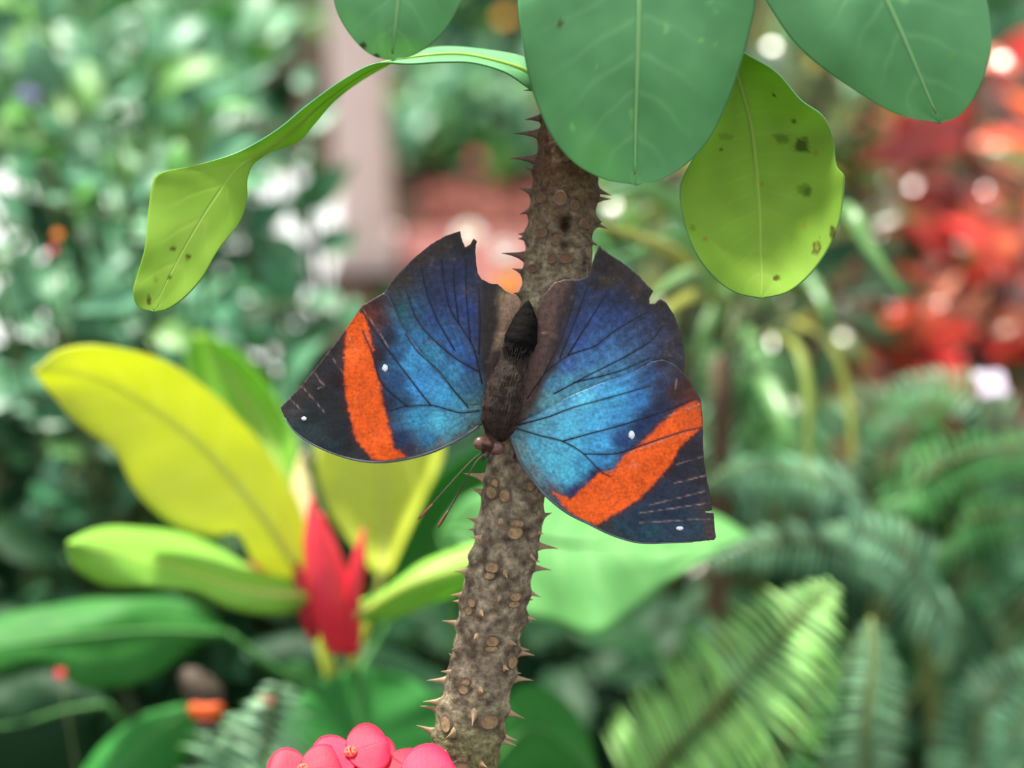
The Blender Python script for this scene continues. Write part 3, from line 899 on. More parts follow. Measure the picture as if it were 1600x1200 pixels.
    for f in fc:
        n = (V[f[1]] - V[f[0]]).cross(V[f[2]] - V[f[0]])
        F2.append(tuple(f) if n.dot(FW) < 0 else tuple(reversed(f)))
    wg = obj(name, V, F2, [MAT['wing'], MAT['wing_under']], parent, cols=C, solid=0.00018, solid_mat=1)
    wg['label'] = label
    for v in veins:
        pts3 = [P(x, y, wing_depth(x, y, side, hind) - 0.00003) for x, y in [(q.x, q.y) for q in catmull([(a, b, 0) for a, b in v], 26)]]
        tv, tf = tube(pts3, [0.00011, 0.00009, 0.00007, 0.00004], 6)
        obj('vein', tv, tf, MAT['vein'], wg)
    return wg

bf = thing('leafwing_butterfly', P(800, 600, 0.2865), 'blue and orange butterfly with open wings clinging head down to the thorny stem', 'butterfly')
ctrlL = [(Z1([p])[0], c) for p, c in CL]
ctrlR = [(Z2([p])[0], c) for p, c in CR]
build_wing('hindwing', LH, ctrlL, None, VLH, [], -1, True, bf, 'blue hindwing with a torn upper edge')
build_wing('hindwing', RH, ctrlR, None, VRH, [], 1, True, bf, 'violet blue hindwing with a brown worn margin')
lfw = build_wing('forewing', LF, ctrlL, OR_L, VL + VLF2, RAY_L, -1, False, bf, 'blue forewing with orange band and rounded dark tip')
rfw = build_wing('forewing', RF, ctrlR, OR_R, VR, RAY_R, 1, False, bf, 'blue forewing with orange band and squared dark tip')

def wing_spot(x, y, rx, ry, side, wg):
    V = [P(x, y, wing_depth(x, y, side, False) - 0.00012)]
    for k in range(12):
        a = 2 * math.pi * k / 12
        j = 1 + 0.25 * noise.noise(Vector((x, y, a * 2)))
        X, Y = x + math.cos(a) * rx * j, y + math.sin(a) * ry * j
        V.append(P(X, Y, wing_depth(X, Y, side, False) - 0.00008))
    for k in range(12):
        V.append(V[1 + k] + FW * 0.0001)
    Fc = [(0, 1 + (k + 1) % 12, 1 + k) for k in range(12)] + [(1 + k, 1 + (k + 1) % 12, 13 + (k + 1) % 12, 13 + k) for k in range(12)]
    obj('white_spot', V, Fc, MAT['white_spot'], wg)
wing_spot(601.5, 575, 4.5, 5.5, -1, lfw); wing_spot(475, 654, 4, 3, -1, lfw)
wing_spot(987, 679.5, 5, 7, 1, rfw); wing_spot(1062, 825.5, 6, 3, 1, rfw)

# leading-edge struts of the forewings
MAT['costa'] = plain_mat('wing_leading_edge', (66, 72, 82), (96, 104, 112), 300, 0.5)
for poly, side, wg, idx in ((LF, -1, lfw, range(2, 13)), (RF, 1, rfw, range(1, 13))):
    pl = catmull([(poly[i][0], poly[i][1], 0) for i in idx], 60)
    tv, tf = tube([P(q.x, q.y, wing_depth(q.x, q.y, side, False)) for q in pl], [0.00035, 0.0003, 0.00022, 0.00012], 6)
    obj('leading_edge', tv, tf, MAT['costa'], wg)

MAT['body'] = plain_mat('butterfly_body', (130, 120, 118), (215, 206, 200), 900, 0.85, 0.08, bump=0.0003, use_col=True)
def body():
    path = [(759,711,.2818,5),(761,706,.2815,11),(765,697,.2812,19),(770,685,.2815,13),(774,678,.2815,20),(779,664,.281,26),(784,640,.2808,29),(790,610,.2812,28),(797,584,.2818,24),(803,566,.2826,17),(808,550,.2826,22),(814,530,.2828,25),(820,505,.2834,20),(823,487,.284,13),(825,474,.2845,5),(826,470,.2847,1)]
    n = 90
    path = [(a, b, c + 0.0012, r) for a, b, c, r in path]
    pts = catmull([(a, b, c * 1e4) for a, b, c, r in path], n)
    cum = [0]
    for a, b in zip(path, path[1:]): cum.append(cum[-1] + math.dist((a[0], a[1], a[2] * 1e4), (b[0], b[1], b[2] * 1e4)))
    V, Fc, Cc = [], [], []
    seg = 36
    for i, q in enumerate(pts):
        s = cum[-1] * i / (n - 1)
        r = interp(cum, [p[3] for p in path], s)
        c = P(q.x, q.y, q.z * 1e-4)
        t = (pts[min(i + 1, n - 1)] - pts[max(i - 1, 0)])
        ax = (RT * t.x - UP * t.y).normalized()
        sd_ = ax.cross(FW).normalized()
        for k in range(seg):
            a = 2 * math.pi * k / seg
            rr = r * (1 + 0.06 * noise.noise(Vector((math.cos(a) * 2, math.sin(a) * 2, q.y / 7))))
            if q.y > 668 and q.y < 690: pass
            fold = 1 - 0.12 * math.exp(-(math.sin(a) / 0.18) ** 2) * (1 if math.cos(a) > 0 and 590 < q.y < 660 else 0)
            rr *= fold
            V.append(c + sd_ * (math.sin(a) * rr * PX) - FW * (math.cos(a) * rr * PX * (0.82 if math.cos(a) > 0 else 1.6)))
            f = noise.noise(Vector((math.cos(a) * 3, math.sin(a) * 3, q.y / 12))) * 0.5 + 0.5
            if q.y > 684: col = np.array(lin((110, 84, 74)))
            elif q.y > 560: col = np.array(lin((84, 75, 69))) * (0.7 + 0.6 * f)
            else: col = np.array(lin((30, 27, 28))) * (0.7 + 0.6 * f) * (0.85 + 0.25 * math.sin(q.y / 2.2))
            if abs(math.sin(a)) > 0.75 and 590 < q.y < 684: col = col * np.array((1.1, .85, .8))
            Cc.append(np.clip(col * 0.72, 0, 1))
    for i in range(n - 1):
        for k in range(seg):
            k2 = (k + 1) % seg
            Fc.append((i * seg + k, i * seg + k2, (i + 1) * seg + k2, (i + 1) * seg + k))
    Fc.append(tuple(range(seg - 1, -1, -1))); Fc.append(tuple((n - 1) * seg + k for k in range(seg)))
    return V, Fc, Cc
V, Fc, Cc = body()
bfb = obj('body', V, Fc, MAT['body'], bf, cols=Cc)

def fur():
    parts = []
    n = len(V)
    seg = 36
    rnd = random.Random(4)
    for _ in range(1500):
        i = rnd.randrange(18, 62); k = rnd.randrange(seg)
        p = V[i * seg + k]
        ctr = sum((V[i * seg + q] for q in range(0, seg, 6)), Vector()) / 6
        out = (p - ctr).normalized()
        if out.dot(FW) > 0.35: continue
        back = (V[(i + 2) * seg + k] - p).normalized()
        dr = (out * 0.35 + back * 1.0 + Vector((rnd.gauss(0, .25), rnd.gauss(0, .25), rnd.gauss(0, .25)))).normalized()
        sd_ = dr.cross(out).normalized() * 0.00006
        L = rnd.uniform(0.0006, 0.0013)
        parts.append(([p - sd_, p + sd_, p + out * 0.00009, p + dr * L], [(0, 1, 3), (1, 2, 3), (2, 0, 3), (0, 2, 1)]))
    return merge(parts)
MAT['fur'] = plain_mat('body_fur', (48, 41, 38), (78, 68, 62), 700, 0.7, 0.3)
fv, ff = fur()
tag(obj('fur', fv, ff, MAT['fur'], bfb, smooth=False), kind='stuff')

def ball(c, rx, ry, rz, seg=14, rings=9, ax=(RT, UP, FW)):
    V = [c + ax[1] * ry]
    for i in range(1, rings):
        th = math.pi * i / rings
        for k in range(seg):
            a = 2 * math.pi * k / seg
            V.append(c + ax[0] * (rx * math.sin(th) * math.cos(a)) + ax[1] * (ry * math.cos(th)) + ax[2] * (rz * math.sin(th) * math.sin(a)))
    V.append(c - ax[1] * ry)
    Fc = [(0, 1 + (k + 1) % seg, 1 + k) for k in range(seg)]
    for i in range(rings - 2):
        for k in range(seg):
            k2 = (k + 1) % seg
            Fc.append((1 + i * seg + k, 1 + i * seg + k2, 1 + (i + 1) * seg + k2, 1 + (i + 1) * seg + k))
    e = len(V) - 1
    b = 1 + (rings - 2) * seg
    Fc += [(e, b + k, b + (k + 1) % seg) for k in range(seg)]
    return V, Fc
MAT['eye'] = plain_mat('butterfly_eye', (78, 52, 46), (112, 80, 70), 1500, 0.35, 0.5)
for x, y, d, r in ((775, 700, .2818, 11), (750, 693, .2822, 10)):
    V, Fc = ball(P(x, y, d), r * PX, r * PX, r * PX * .9)
    obj('eye', V, Fc, MAT['eye'], bfb)
for pts in ([(762, 706, .2818), (757, 714, .2812), (753, 721, .2814)], [(768, 708, .2818), (766, 716, .2812), (762, 724, .2814)]):
    tv, tf = tube(catmull([P(*p) for p in pts], 8), [0.0006, 0.0005, 0.0001], 8)
    obj('palp', tv, tf, MAT['fur'], bfb)
MAT['antenna'] = plain_mat('antenna', (44, 36, 30), (60, 50, 40), 400, 0.6)
MAT['club'] = plain_mat('antenna_club', (84, 40, 30), (110, 64, 50), 400, 0.5)
for pts in ([(757, 704, .2818), (735, 722, .279), (700, 760, .2765), (672, 792, .2755), (654, 812, .275)], [(762, 707, .2818), (744, 722, .2795), (722, 760, .2775), (702, 795, .2765), (684, 824, .276)]):
    pl = catmull([P(*p) for p in pts], 30)
    tv, tf = tube(pl, [0.00016, 0.00014, 0.00014], 7)
    an = obj('antenna', tv, tf, MAT['antenna'], bf)
    tv, tf = tube(pl[-7:], [0.00014, 0.0002, 0.00026, 0.00028, 0.0003, 0.0003, 0.0001], 8)
    obj('club', tv, tf, MAT['club'], an)
MAT['bfleg'] = plain_mat('butterfly_leg', (60, 48, 42), (84, 68, 58), 500, 0.7)
for sx, pts in ((-1, [(776, 668, .284), (766, 676, .286), (772, 700, .2882)]), (1, [(792, 665, .284), (806, 690, .2865), (803, 716, .2885)]), (1, [(796, 640, .285), (812, 668, .287), (818, 700, .2886)])):
    tv, tf = tube(catmull([P(*p) for p in pts], 12), [0.0005, 0.0004, 0.00025], 7)
    obj('leg', tv, tf, MAT['bfleg'], bf)

# ------------------------------------------------------------------ pink-red flower head of the thorny plant
MAT['petal'] = leaf_mat('pink_red_bract', (212, 30, 62), (224, 46, 78), (206, 24, 52), trans=0.25, tcol=(255, 180, 190), rough=0.55, vein_amt=0.2, rand=0.04, hue=0.004, mott=200, spec=0.25)
MAT['cyath'] = plain_mat('flower_centre', (206, 52, 56), (226, 110, 84), 900, 0.6)
MAT['stalk'] = plain_mat('flower_stalk', (120, 150, 70), (160, 110, 80), 100, 0.6)
_f = P(430, 1900, .31)
fl = thing('crown_of_thorns_flower', Vector((_f.x, _f.y, ground_z(_f.y))), 'pinkish red rounded flowers clustered beside the foot of the thorny stem', 'flower')

def bract(c, axis, side, nrm, L, W, cup, mat, parent):
    """rounded petal: c base, axis along, side across"""
    nu, nv = 14, 15
    V, U = [], []
    for i in range(nu):
        u = i / (nu - 1)
        hw = W * math.sqrt(max(0, 1 - (2 * (u ** 0.85) - 1) ** 2)) * (0.75 + 0.35 * u) if 0 < u < 1 else (W * 0.25 if u == 0 else 0.0)
        hw = max(hw, W * 0.3 * (1 - u) ** 2)
        for j in range(nv):
            v = j / (nv - 1) * 2 - 1
            z = cup * (u * u * 0.9) - 0.35 * cup * (v * v) * u - cup * 0.9 * u ** 3
            V.append(c + axis * (u * L) + side * (v * hw) + nrm * z)
            U.append((u, (v + 1) / 2))
    Fc = [(i * nv + j, i * nv + j + 1, (i + 1) * nv + j + 1, (i + 1) * nv + j) for i in range(nu - 1) for j in range(nv - 1)]
    return obj('bract', V, Fc, mat, parent, uvs=U, solid=0.0003)

def cyathium(px, py, d, ang, L, W, tilt, root_px):
    c = P(px, py, d)
    n = (-FW * math.cos(tilt) + UP * math.sin(tilt)).normalized()
    ax = RT
    ay = n.cross(ax).normalized()
    ca, sa = math.cos(ang), math.sin(ang)
    a1 = (ax * ca + ay * sa).normalized(); a2 = n.cross(a1).normalized()
    V, Fc = [], []
    V1, F1 = ball(c + n * 0.0004, 10 * PX, 10 * PX, 4 * PX, 12, 7, (a1, a2, n))
    parts = [(V1, F1)]
    for k in range(5):
        a = 2 * math.pi * k / 5
        parts.append(ball(c + n * 0.0008 + (a1 * math.cos(a) + a2 * math.sin(a)) * 0.0007, 2.4 * PX, 2.4 * PX, 2 * PX, 8, 5, (a1, a2, n)))
    parts.append(tube([c + n * 0.001, c + n * 0.002], [0.0002, 0.00012], 6))
    V, Fc = merge(parts)
    f = obj('flower', V, Fc, MAT['cyath'], fl)
    for s in (1, -1):
        bract(c - a1 * s * 0.0006 - n * (0.0002 if s > 0 else 0.0005), a1 * s, a2 * s, n, L, W, 0.0022, MAT['petal'], f)
    tv, tf = tube(catmull([c - n * 0.0004, P((px + root_px[0]) / 2, (py + root_px[1]) / 2 + 30, d + 0.004), P(*root_px)], 12), 0.0007, 7)
    obj('stalk', tv, tf, MAT['stalk'], f)
cyathium(548, 1176, .2800, 0.35, 62 * PX, 48 * PX, 0.85, (560, 1420, .29))
cyathium(474, 1204, .2770, 0.1, 60 * PX, 46 * PX, 0.8, (560, 1420, .29))
cyathium(634, 1214, .2765, 0.25, 78 * PX, 56 * PX, 0.9, (560, 1420, .29))
cyathium(606, 1188, .2825, -0.5, 66 * PX, 44 * PX, 1.0, (560, 1420, .29))
cyathium(566, 1250, .2740, 0.6, 60 * PX, 40 * PX, 0.8, (560, 1420, .29))
tv, tf = tube(catmull([P(560, 1415, .29), P(550, 1500, .295), _f, Vector((_f.x, _f.y + 0.01, ground_z(_f.y) - 0.015))], 30), [0.0022, 0.003, 0.0045, 0.006], 10)
obj('main_stalk', tv, tf, MAT['bark'] if False else MAT['stalk'], fl)

REG_ON[0] = True
# ------------------------------------------------------------------ background plants
def trunk_to_ground(root_pt, r, mat, parent, name='trunk'):
    g = Vector((root_pt.x, root_pt.y, ground_z(root_pt.y) - 0.02))
    tv, tf = tube(catmull([root_pt, root_pt.lerp(g, 0.5) + Vector((0.006, 0.004, 0)), g], 12), [r * 0.8, r, r * 1.2], 10)
    return obj(name, tv, tf, mat, parent)

def big_leaf(parent, left, midl, right, mat, ripple=0.003, seed=0, root=None, nu=46, nv=20, prad=0.0013, rib=None):
    V, Fc, U, B = loft(left, midl, right, nu, nv, ripple, seed)
    lf = obj('leaf', V, Fc, mat, parent, uvs=U, solid=0.0005)
    tv, tf = tube([p - FW * 0.0004 for p in B[::3]], [prad * 0.9, prad * 0.6, prad * 0.2], 7)
    obj('midrib', tv, tf, rib or MAT['rib_y'], lf)
    if root is not None:
        b = B[0]
        m = b.lerp(root, 0.5) - Vector((0, 0, 0.004))
        tv, tf = tube(catmull([b, m, root], 12), [prad * 0.9, prad * 1.3], 8)
        obj('petiole', tv, tf, rib or MAT['rib_y'], lf)
    return lf

MAT['rib_y'] = plain_mat('yellow_midrib', (214, 222, 120), (228, 234, 150), 60, 0.55, trans=0.6)
MAT['rib_g'] = plain_mat('green_midrib', (70, 130, 62), (86, 146, 74), 60, 0.55, trans=0.2)
MAT['yellow'] = leaf_mat('yellow_leaf', (206, 216, 74), (216, 224, 96), (238, 240, 150), trans=0.52, tcol=(255, 255, 180), rough=0.5, nveins=9, vein_amt=0.9, rand=0.03, hue=0.004, mott=18)
MAT['lime'] = leaf_mat('lime_leaf', (138, 198, 68), (156, 212, 88), (190, 226, 126), trans=0.45, rough=0.45, nveins=9, vein_amt=0.4, rand=0.06, hue=0.01, mott=18)
MAT['mid'] = leaf_mat('mid_green_leaf', (44, 118, 48), (60, 138, 62), (100, 160, 84), trans=0.3, rough=0.58, nveins=10, vein_amt=0.6, rand=0.12, hue=0.01, mott=16, spec=0.18)
MAT['fresh'] = leaf_mat('fresh_green_leaf', (84, 150, 82), (112, 176, 104), (160, 206, 140), trans=0.35, rough=0.62, nveins=9, vein_amt=0.9, rand=0.08, hue=0.01, mott=16, spec=0.15)
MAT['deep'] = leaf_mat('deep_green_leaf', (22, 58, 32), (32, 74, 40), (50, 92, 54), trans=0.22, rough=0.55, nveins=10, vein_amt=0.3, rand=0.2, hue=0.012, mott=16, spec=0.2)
MAT['red_sheath'] = plain_mat('red_sheath', (206, 34, 52), (226, 56, 72), 40, 0.45, 0.4, trans=0.15)
MAT['red_dark'] = plain_mat('dark_red_sheath', (150, 24, 40), (176, 34, 50), 40, 0.5, 0.3)

def dd(pts, d):
    """give a list of pixel pairs its distances, from one value or from first to last"""
    if isinstance(d, (int, float)): return [(x, y, d) for x, y in pts]
    n = len(pts)
    xs = np.linspace(0, 1, len(d))
    return [(x, y, interp(xs, d, i / (n - 1))) for i, (x, y) in enumerate(pts)]

R0 = P(525, 1085, .515)
phil = thing('red_sheathed_philodendron', Vector((R0.x, R0.y, ground_z(R0.y))), 'philodendron with yellow and lime leaves around bright red leaf sheaths', 'plant')
trunk_to_ground(R0, 0.014, MAT['rib_g'], phil, 'trunk')
# big yellow blade
big_leaf(phil, dd([(492,890),(468,790),(412,700),(350,630),(262,566),(165,540),(92,546),(52,578)], [.465, .44, .41, .40]),
         dd([(472,900),(405,800),(318,700),(215,622),(125,584),(52,578)], [.46, .445, .425, .40]),
         dd([(452,905),(402,882),(372,832),(328,838),(272,820),(216,770),(182,712),(130,668),(72,608),(52,578)], [.465, .45, .44, .42, .40]), MAT['yellow'], 0.004, 1, R0)
# lime blade behind it
big_leaf(phil, dd([(480,860),(400,760),(330,660),(290,575),(300,520)], [.50, .51, .52]), dd([(486,860),(450,760),(410,670),(360,590),(310,520)], [.50, .52, .53]),
         dd([(490,860),(470,760),(462,690),(430,620),(380,560),(320,520)], [.50, .51, .52]), MAT['lime'], 0.004, 2, R0)
# upright yellow blade behind the wing
big_leaf(phil, dd([(588,900),(560,860),(520,810),(496,740),(500,670),(540,610),(590,580)], [.50, .505, .51]), dd([(596,900),(602,850),(600,760),(596,670),(592,580)], [.50, .515, .52]),
         dd([(606,900),(628,850),(660,780),(690,715),(688,660),(650,610),(594,580)], [.50, .505, .51]), MAT['yellow'], 0.003, 3, R0)
# low lime blade pointing away from the stem
big_leaf(phil, dd([(505,920),(400,890),(305,842),(222,826),(152,828),(106,848)], [.455, .455, .42]), dd([(500,932),(385,922),(255,882),(165,862),(106,850)], [.45, .43, .415]),
         dd([(505,945),(445,958),(380,955),(302,926),(232,916),(162,914),(116,882),(106,852)], [.455, .425, .42]), MAT['lime'], 0.003, 4, R0)
# curled lime blade towards the stem
big_leaf(phil, dd([(508,968),(545,945),(600,922),(665,876),(740,850),(800,838)], [.46, .45, .45]), dd([(506,985),(560,958),(640,912),(740,880),(800,850)], [.455, .44, .445]),
         dd([(502,1012),(540,978),(600,970),(662,950),(740,915),(800,862)], [.46, .45, .45]), MAT['lime'], 0.003, 5, R0)
# dark blade behind: left
big_leaf(phil, dd([(352,985),(310,946),(220,934),(100,944),(0,965),(-90,1010)], [.50, .50, .485]), dd([(356,990),(240,985),(120,995),(0,1010),(-90,1030)], [.50, .485, .475]),
         dd([(350,995),(302,1012),(232,1062),(140,1076),(60,1040),(0,1052),(-90,1050)], [.50, .485, .475]), MAT['mid'], 0.004, 6, R0, rib=MAT['rib_g'])
# mid-green blade in shade beneath the wing
big_leaf(phil, dd([(606,960),(620,860),(650,790),(700,730),(770,690)], .53), dd([(612,960),(660,860),(715,780),(790,690)], [.53, .54]), dd([(618,965),(690,900),(760,820),(800,740),(800,690)], .53),
         MAT['mid'], 0.003, 7, R0, rib=MAT['rib_g'])

def sheath(pts, w, mat, parent, label=None):
    pl = catmull([P(*p) for p in pts], 20)
    V, Fc = [], []
    n, seg = 20, 12
    xs = np.linspace(0, 1, len(w))
    for i in range(n):
        r = interp(xs, w, i / (n - 1)) * 0.47 / FPX
        t = (pl[min(i + 1, n - 1)] - pl[max(i - 1, 0)]).normalized()
        s = t.cross(FW).normalized()
        f = s.cross(t)
        for k in range(seg):
            a = 2 * math.pi * k / seg
            keel = 1 + 0.25 * max(0, math.cos(a)) ** 6
            V.append(pl[i] + s * (math.sin(a) * r) - f * (-math.cos(a) * r * 0.7 * keel))
    for i in range(n - 1):
        for k in range(seg):
            k2 = (k + 1) % seg
            Fc.append((i * seg + k, i * seg + k2, (i + 1) * seg + k2, (i + 1) * seg + k))
    Fc.append(tuple(range(seg - 1, -1, -1))); Fc.append(tuple((n - 1) * seg + k for k in range(seg)))
    o = obj('red_sheath', V, Fc, mat, parent)
sheath([(486,776,.445),(492,850,.442),(508,930,.442),(530,1015,.450)], [2, 16, 24, 26, 18], MAT['red_sheath'], phil)
sheath([(568,826,.45),(560,880,.448),(548,940,.448),(542,1020,.452)], [2, 11, 14, 16, 12], MAT['red_sheath'], phil)
sheath([(500,800,.452),(520,880,.45),(540,960,.45),(548,1020,.455)], [2, 13, 20, 22, 14], MAT['red_sheath'], phil)
sheath([(385,880,.48),(430,905,.48),(470,930,.475),(500,980,.472)], [2, 12, 16, 14, 12], MAT['red_dark'], phil)
sheath([(462,880,.452),(476,930,.45),(490,1000,.452)], [4, 14, 14, 8], MAT['red_dark'], phil)
MAT['bud'] = plain_mat('pale_bud', (208, 200, 140), (222, 190, 150), 60, 0.55, trans=0.2)
tv, tf = tube(catmull([P(474, 705, .49), P(470, 740, .49), P(478, 800, .485), P(500, 900, .475)], 20), [0.0005, 0.0035, 0.004, 0.003, 0.0025], 10)
obj('bud', tv, tf, MAT['bud'], phil)

# second plant: wide light-green blades behind the stem, darker blades below
R1 = P(760, 1240, .52)
anth = thing('broad_leaf_anthurium', Vector((R1.x, R1.y, ground_z(R1.y))), 'broad glossy pale green leaves spreading low behind the thorny stem', 'plant')
trunk_to_ground(R1, 0.011, MAT['rib_g'], anth, 'trunk')
big_leaf(anth, dd([(690,820),(740,770),(850,752),(1000,780),(1110,800),(1172,836)], [.50, .51, .48]), dd([(690,830),(800,835),(920,850),(1060,850),(1172,838)], [.50, .475, .465]),
         dd([(692,845),(740,925),(830,962),(925,992),(1000,952),(1080,885),(1172,842)], [.50, .455, .465]), MAT['fresh'], 0.010, 21, R1, rib=MAT['rib_g'])
big_leaf(anth, dd([(770,1180),(780,1110),(820,1070),(872,1085),(915,1140),(935,1210)], .49), dd([(775,1190),(820,1140),(870,1150),(935,1215)], [.49, .48]), dd([(775,1200),(800,1220),(860,1240),(935,1222)], .49),
         MAT['mid'], 0.003, 22, R1, rib=MAT['rib_g'])
big_leaf(anth, dd([(560,1040),(500,1070),(450,1120),(440,1190),(470,1260)], [.480, .478, .474]), dd([(565,1045),(562,1100),(560,1170),(555,1270)], [.480, .474, .466]), dd([(570,1040),(640,1060),(700,1110),(715,1180),(660,1260)], [.480, .478, .474]),
         MAT['mid'], 0.003, 23, R1, rib=MAT['rib_g'])
big_leaf(anth, dd([(700,1060),(600,1010),(470,990),(380,1010)], .56), dd([(710,1090),(620,1080),(500,1060),(380,1030)], .55), dd([(710,1110),(620,1150),(480,1130),(385,1050)], .56), MAT['deep'], 0.003, 26, R1, rib=MAT['rib_g'])
R2 = P(345, 1260, .555)
low = thing('broad_leaf_anthurium', Vector((R2.x, R2.y, ground_z(R2.y))), 'broad dark green leaves spreading low beneath the small dark butterfly', 'plant')
trunk_to_ground(R2, 0.008, MAT['rib_g'], low, 'trunk')
big_leaf(low, dd([(300,1100),(230,1115),(165,1160),(120,1220)], .50), dd([(305,1105),(240,1150),(150,1240)], [.50, .49]), dd([(310,1110),(300,1170),(240,1230),(160,1250)], .50), MAT['mid'], 0.003, 24, R2, rib=MAT['rib_g'])
big_leaf(low, dd([(165,1090),(120,1050),(60,1050),(-30,1080)], .52), dd([(165,1100),(100,1110),(30,1130),(-40,1140)], .51), dd([(160,1110),(150,1200),(80,1230),(-40,1200)], .52), MAT['deep'], 0.003, 25, R2, rib=MAT['rib_g'])
# pale curled leaf by the small butterfly
def ribbon(pts, wpx, tilt, nu=30, nv=7, fold=0.25):
    pl = catmull([P(*p) for p in pts], nu)
    xs = np.linspace(0, 1, len(wpx))
    V, U = [], []
    for i in range(nu):
        t = (pl[min(i + 1, nu - 1)] - pl[max(i - 1, 0)]).normalized()
        s = t.cross(FW).normalized()
        n = s.cross(t).normalized()
        s2 = (s * math.cos(tilt) + n * math.sin(tilt)).normalized()
        n2 = s2.cross(t).normalized()
        d = (pl[i] - CAM).dot(FW)
        hw = max(interp(xs, wpx, i / (nu - 1)), 0.4) * d / FPX
        for j in range(nv):
            v = j / (nv - 1) * 2 - 1
            V.append(pl[i] + s2 * (v * hw) + n2 * (fold * hw * (v * v)))
            U.append((i / (nu - 1), (v + 1) / 2))
    Fc = [(i * nv + j, i * nv + j + 1, (i + 1) * nv + j + 1, (i + 1) * nv + j) for i in range(nu - 1) for j in range(nv - 1)]
    return V, Fc, U
V, Fc, U = ribbon([(460,1108,.5),(478,1085,.5),(484,1060,.5),(468,1045,.5),(445,1042,.505)], [2, 9, 11, 9, 2], 0.4)
lf = obj('leaf', V, Fc, MAT['fresh'], low, uvs=U, solid=0.0004)
tv, tf = tube(catmull([P(460, 1108, .5), P(450, 1160, .53), R2], 12), [0.0008, 0.0014], 7)
obj('petiole', tv, tf, MAT['rib_g'], lf)

# ---- generic leafed shrubs
def leaf_unit(ratio=0.45, point=1.0, droop=0.18, fold=0.12, wave=0.02, nu=9, nv=5, seed=0):
    V, U = [], []
    for i in range(nu):
        u = i / (nu - 1)
        hw = ratio * 0.5 * (math.sin(math.pi * u ** 0.8) ** (0.8 if point < 1 else 0.95)) if 0 < u < 1 else 0.004
        z = -droop * u * u + 0.05 * math.sin(u * 3)
        for j in range(nv):
            v = j / (nv - 1) * 2 - 1
            V.append(Vector((v * hw, u - 0.02 * v * v, z + fold * abs(v) * hw * 2 + wave * math.sin(u * 9 + seed + v * 2) * abs(v))))
            U.append((u, (v + 1) / 2))
    Fc = [(i * nv + j, i * nv + j + 1, (i + 1) * nv + j + 1, (i + 1) * nv + j) for i in range(nu - 1) for j in range(nv - 1)]
    return V, Fc, U

GEO = {}
def leaf_meshes(mats, **kw):
    ms = []
    for k, m in enumerate(mats):
        V, Fc, U = leaf_unit(seed=k * 1.7, **kw)
        # give the blade thickness: lower skin
        n = len(V)
        V2 = V + [v - Vector((0, 0, 0.012)) for v in V]
        F2 = Fc + [tuple(i + n for i in reversed(f)) for f in Fc]
        me = make_mesh('leaf', V2, F2, m, U + U)
        GEO[me] = (np.array([tuple(v) for v in V2]), F2)
        ms.append(me)
    return ms

def basis(t, nrm, loc, s, sw=1.0):
    t = t.normalized()
    x = t.cross(nrm)
    if x.length < 1e-4: x = t.cross(Vector((1, 0, 0)))
    x.normalize()
    z = x.cross(t)
    m = Matrix(((x.x * s * sw, t.x * s, z.x * s, loc.x), (x.y * s * sw, t.y * s, z.y * s, loc.y), (x.z * s * sw, t.z * s, z.z * s, loc.z), (0, 0, 0, 1)))
    return m

def rv(s=1.0):
    return Vector((random.gauss(0, s), random.gauss(0, s), random.gauss(0, s)))

SHRUBS, PINNAE = [], []
def shrub(*a, **k): SHRUBS.append((a, k))

def shrub_stems(name, label, cat, spots, leaf_ms, size, n_leaf, stem_mat, base=None, face=0.6, up=0.5, stem_r=0.0016, spread=0.8, lean=0.3, tip_only=False, group=None):
    """spots: (px, py, d) of the stem tips; each stem climbs from the ground past what already stands there; returns what its leaves need"""
    tips = [P(*s) for s in spots]
    c = sum(tips, Vector()) / len(tips)
    bx = c if base is None else Vector(base)
    b0 = Vector((bx.x, bx.y + 0.03, ground_z(bx.y + 0.03)))
    root = thing(name, b0, label, cat, group)
    jobs = []
    for tip in tips:
        best = None
        for a in range(60):
            sp = 1 + min(a, 14) * 0.25
            b = b0 + Vector((random.uniform(-0.05, 0.05) * sp, random.uniform(-0.03, 0.03) * sp, 0))
            b.z = ground_z(b.y) - 0.02
            tp = tip + (rv(0.006 * min(a, 12)) if a > 3 else Vector())
            m = b.lerp(tp, 0.55) + Vector(((tp.x - b.x) * -lean * 0.5, 0, 0.06 * (tp.z - b.z))) + (rv(0.012 * min(a, 14)) if a else Vector())
            m.z = max(m.z, ground_z(m.y) + 0.05, b.z + 0.05)
            pl = catmull([b, b + Vector(((m.x - b.x) * 0.15, (m.y - b.y) * 0.15, 0.03)), m, tp], 24)
            for q in pl[3:]: q.z = max(q.z, ground_z(q.y) + 0.006)
            tv, tf = tube(pl, [stem_r * 1.4, stem_r, stem_r * 0.5], 6)
            n = hits(tv, tf, root.name)
            if best is None or n < best[0]: best = (n, pl, tv, tf)
            if n == 0: break
        n, pl, tv, tf = best
        obj('stem', tv, tf, stem_mat, root)
        jobs.append((root, b0, pl, len(REG) - 1))
    return jobs, leaf_ms, size, n_leaf, face, up, stem_r, spread, tip_only

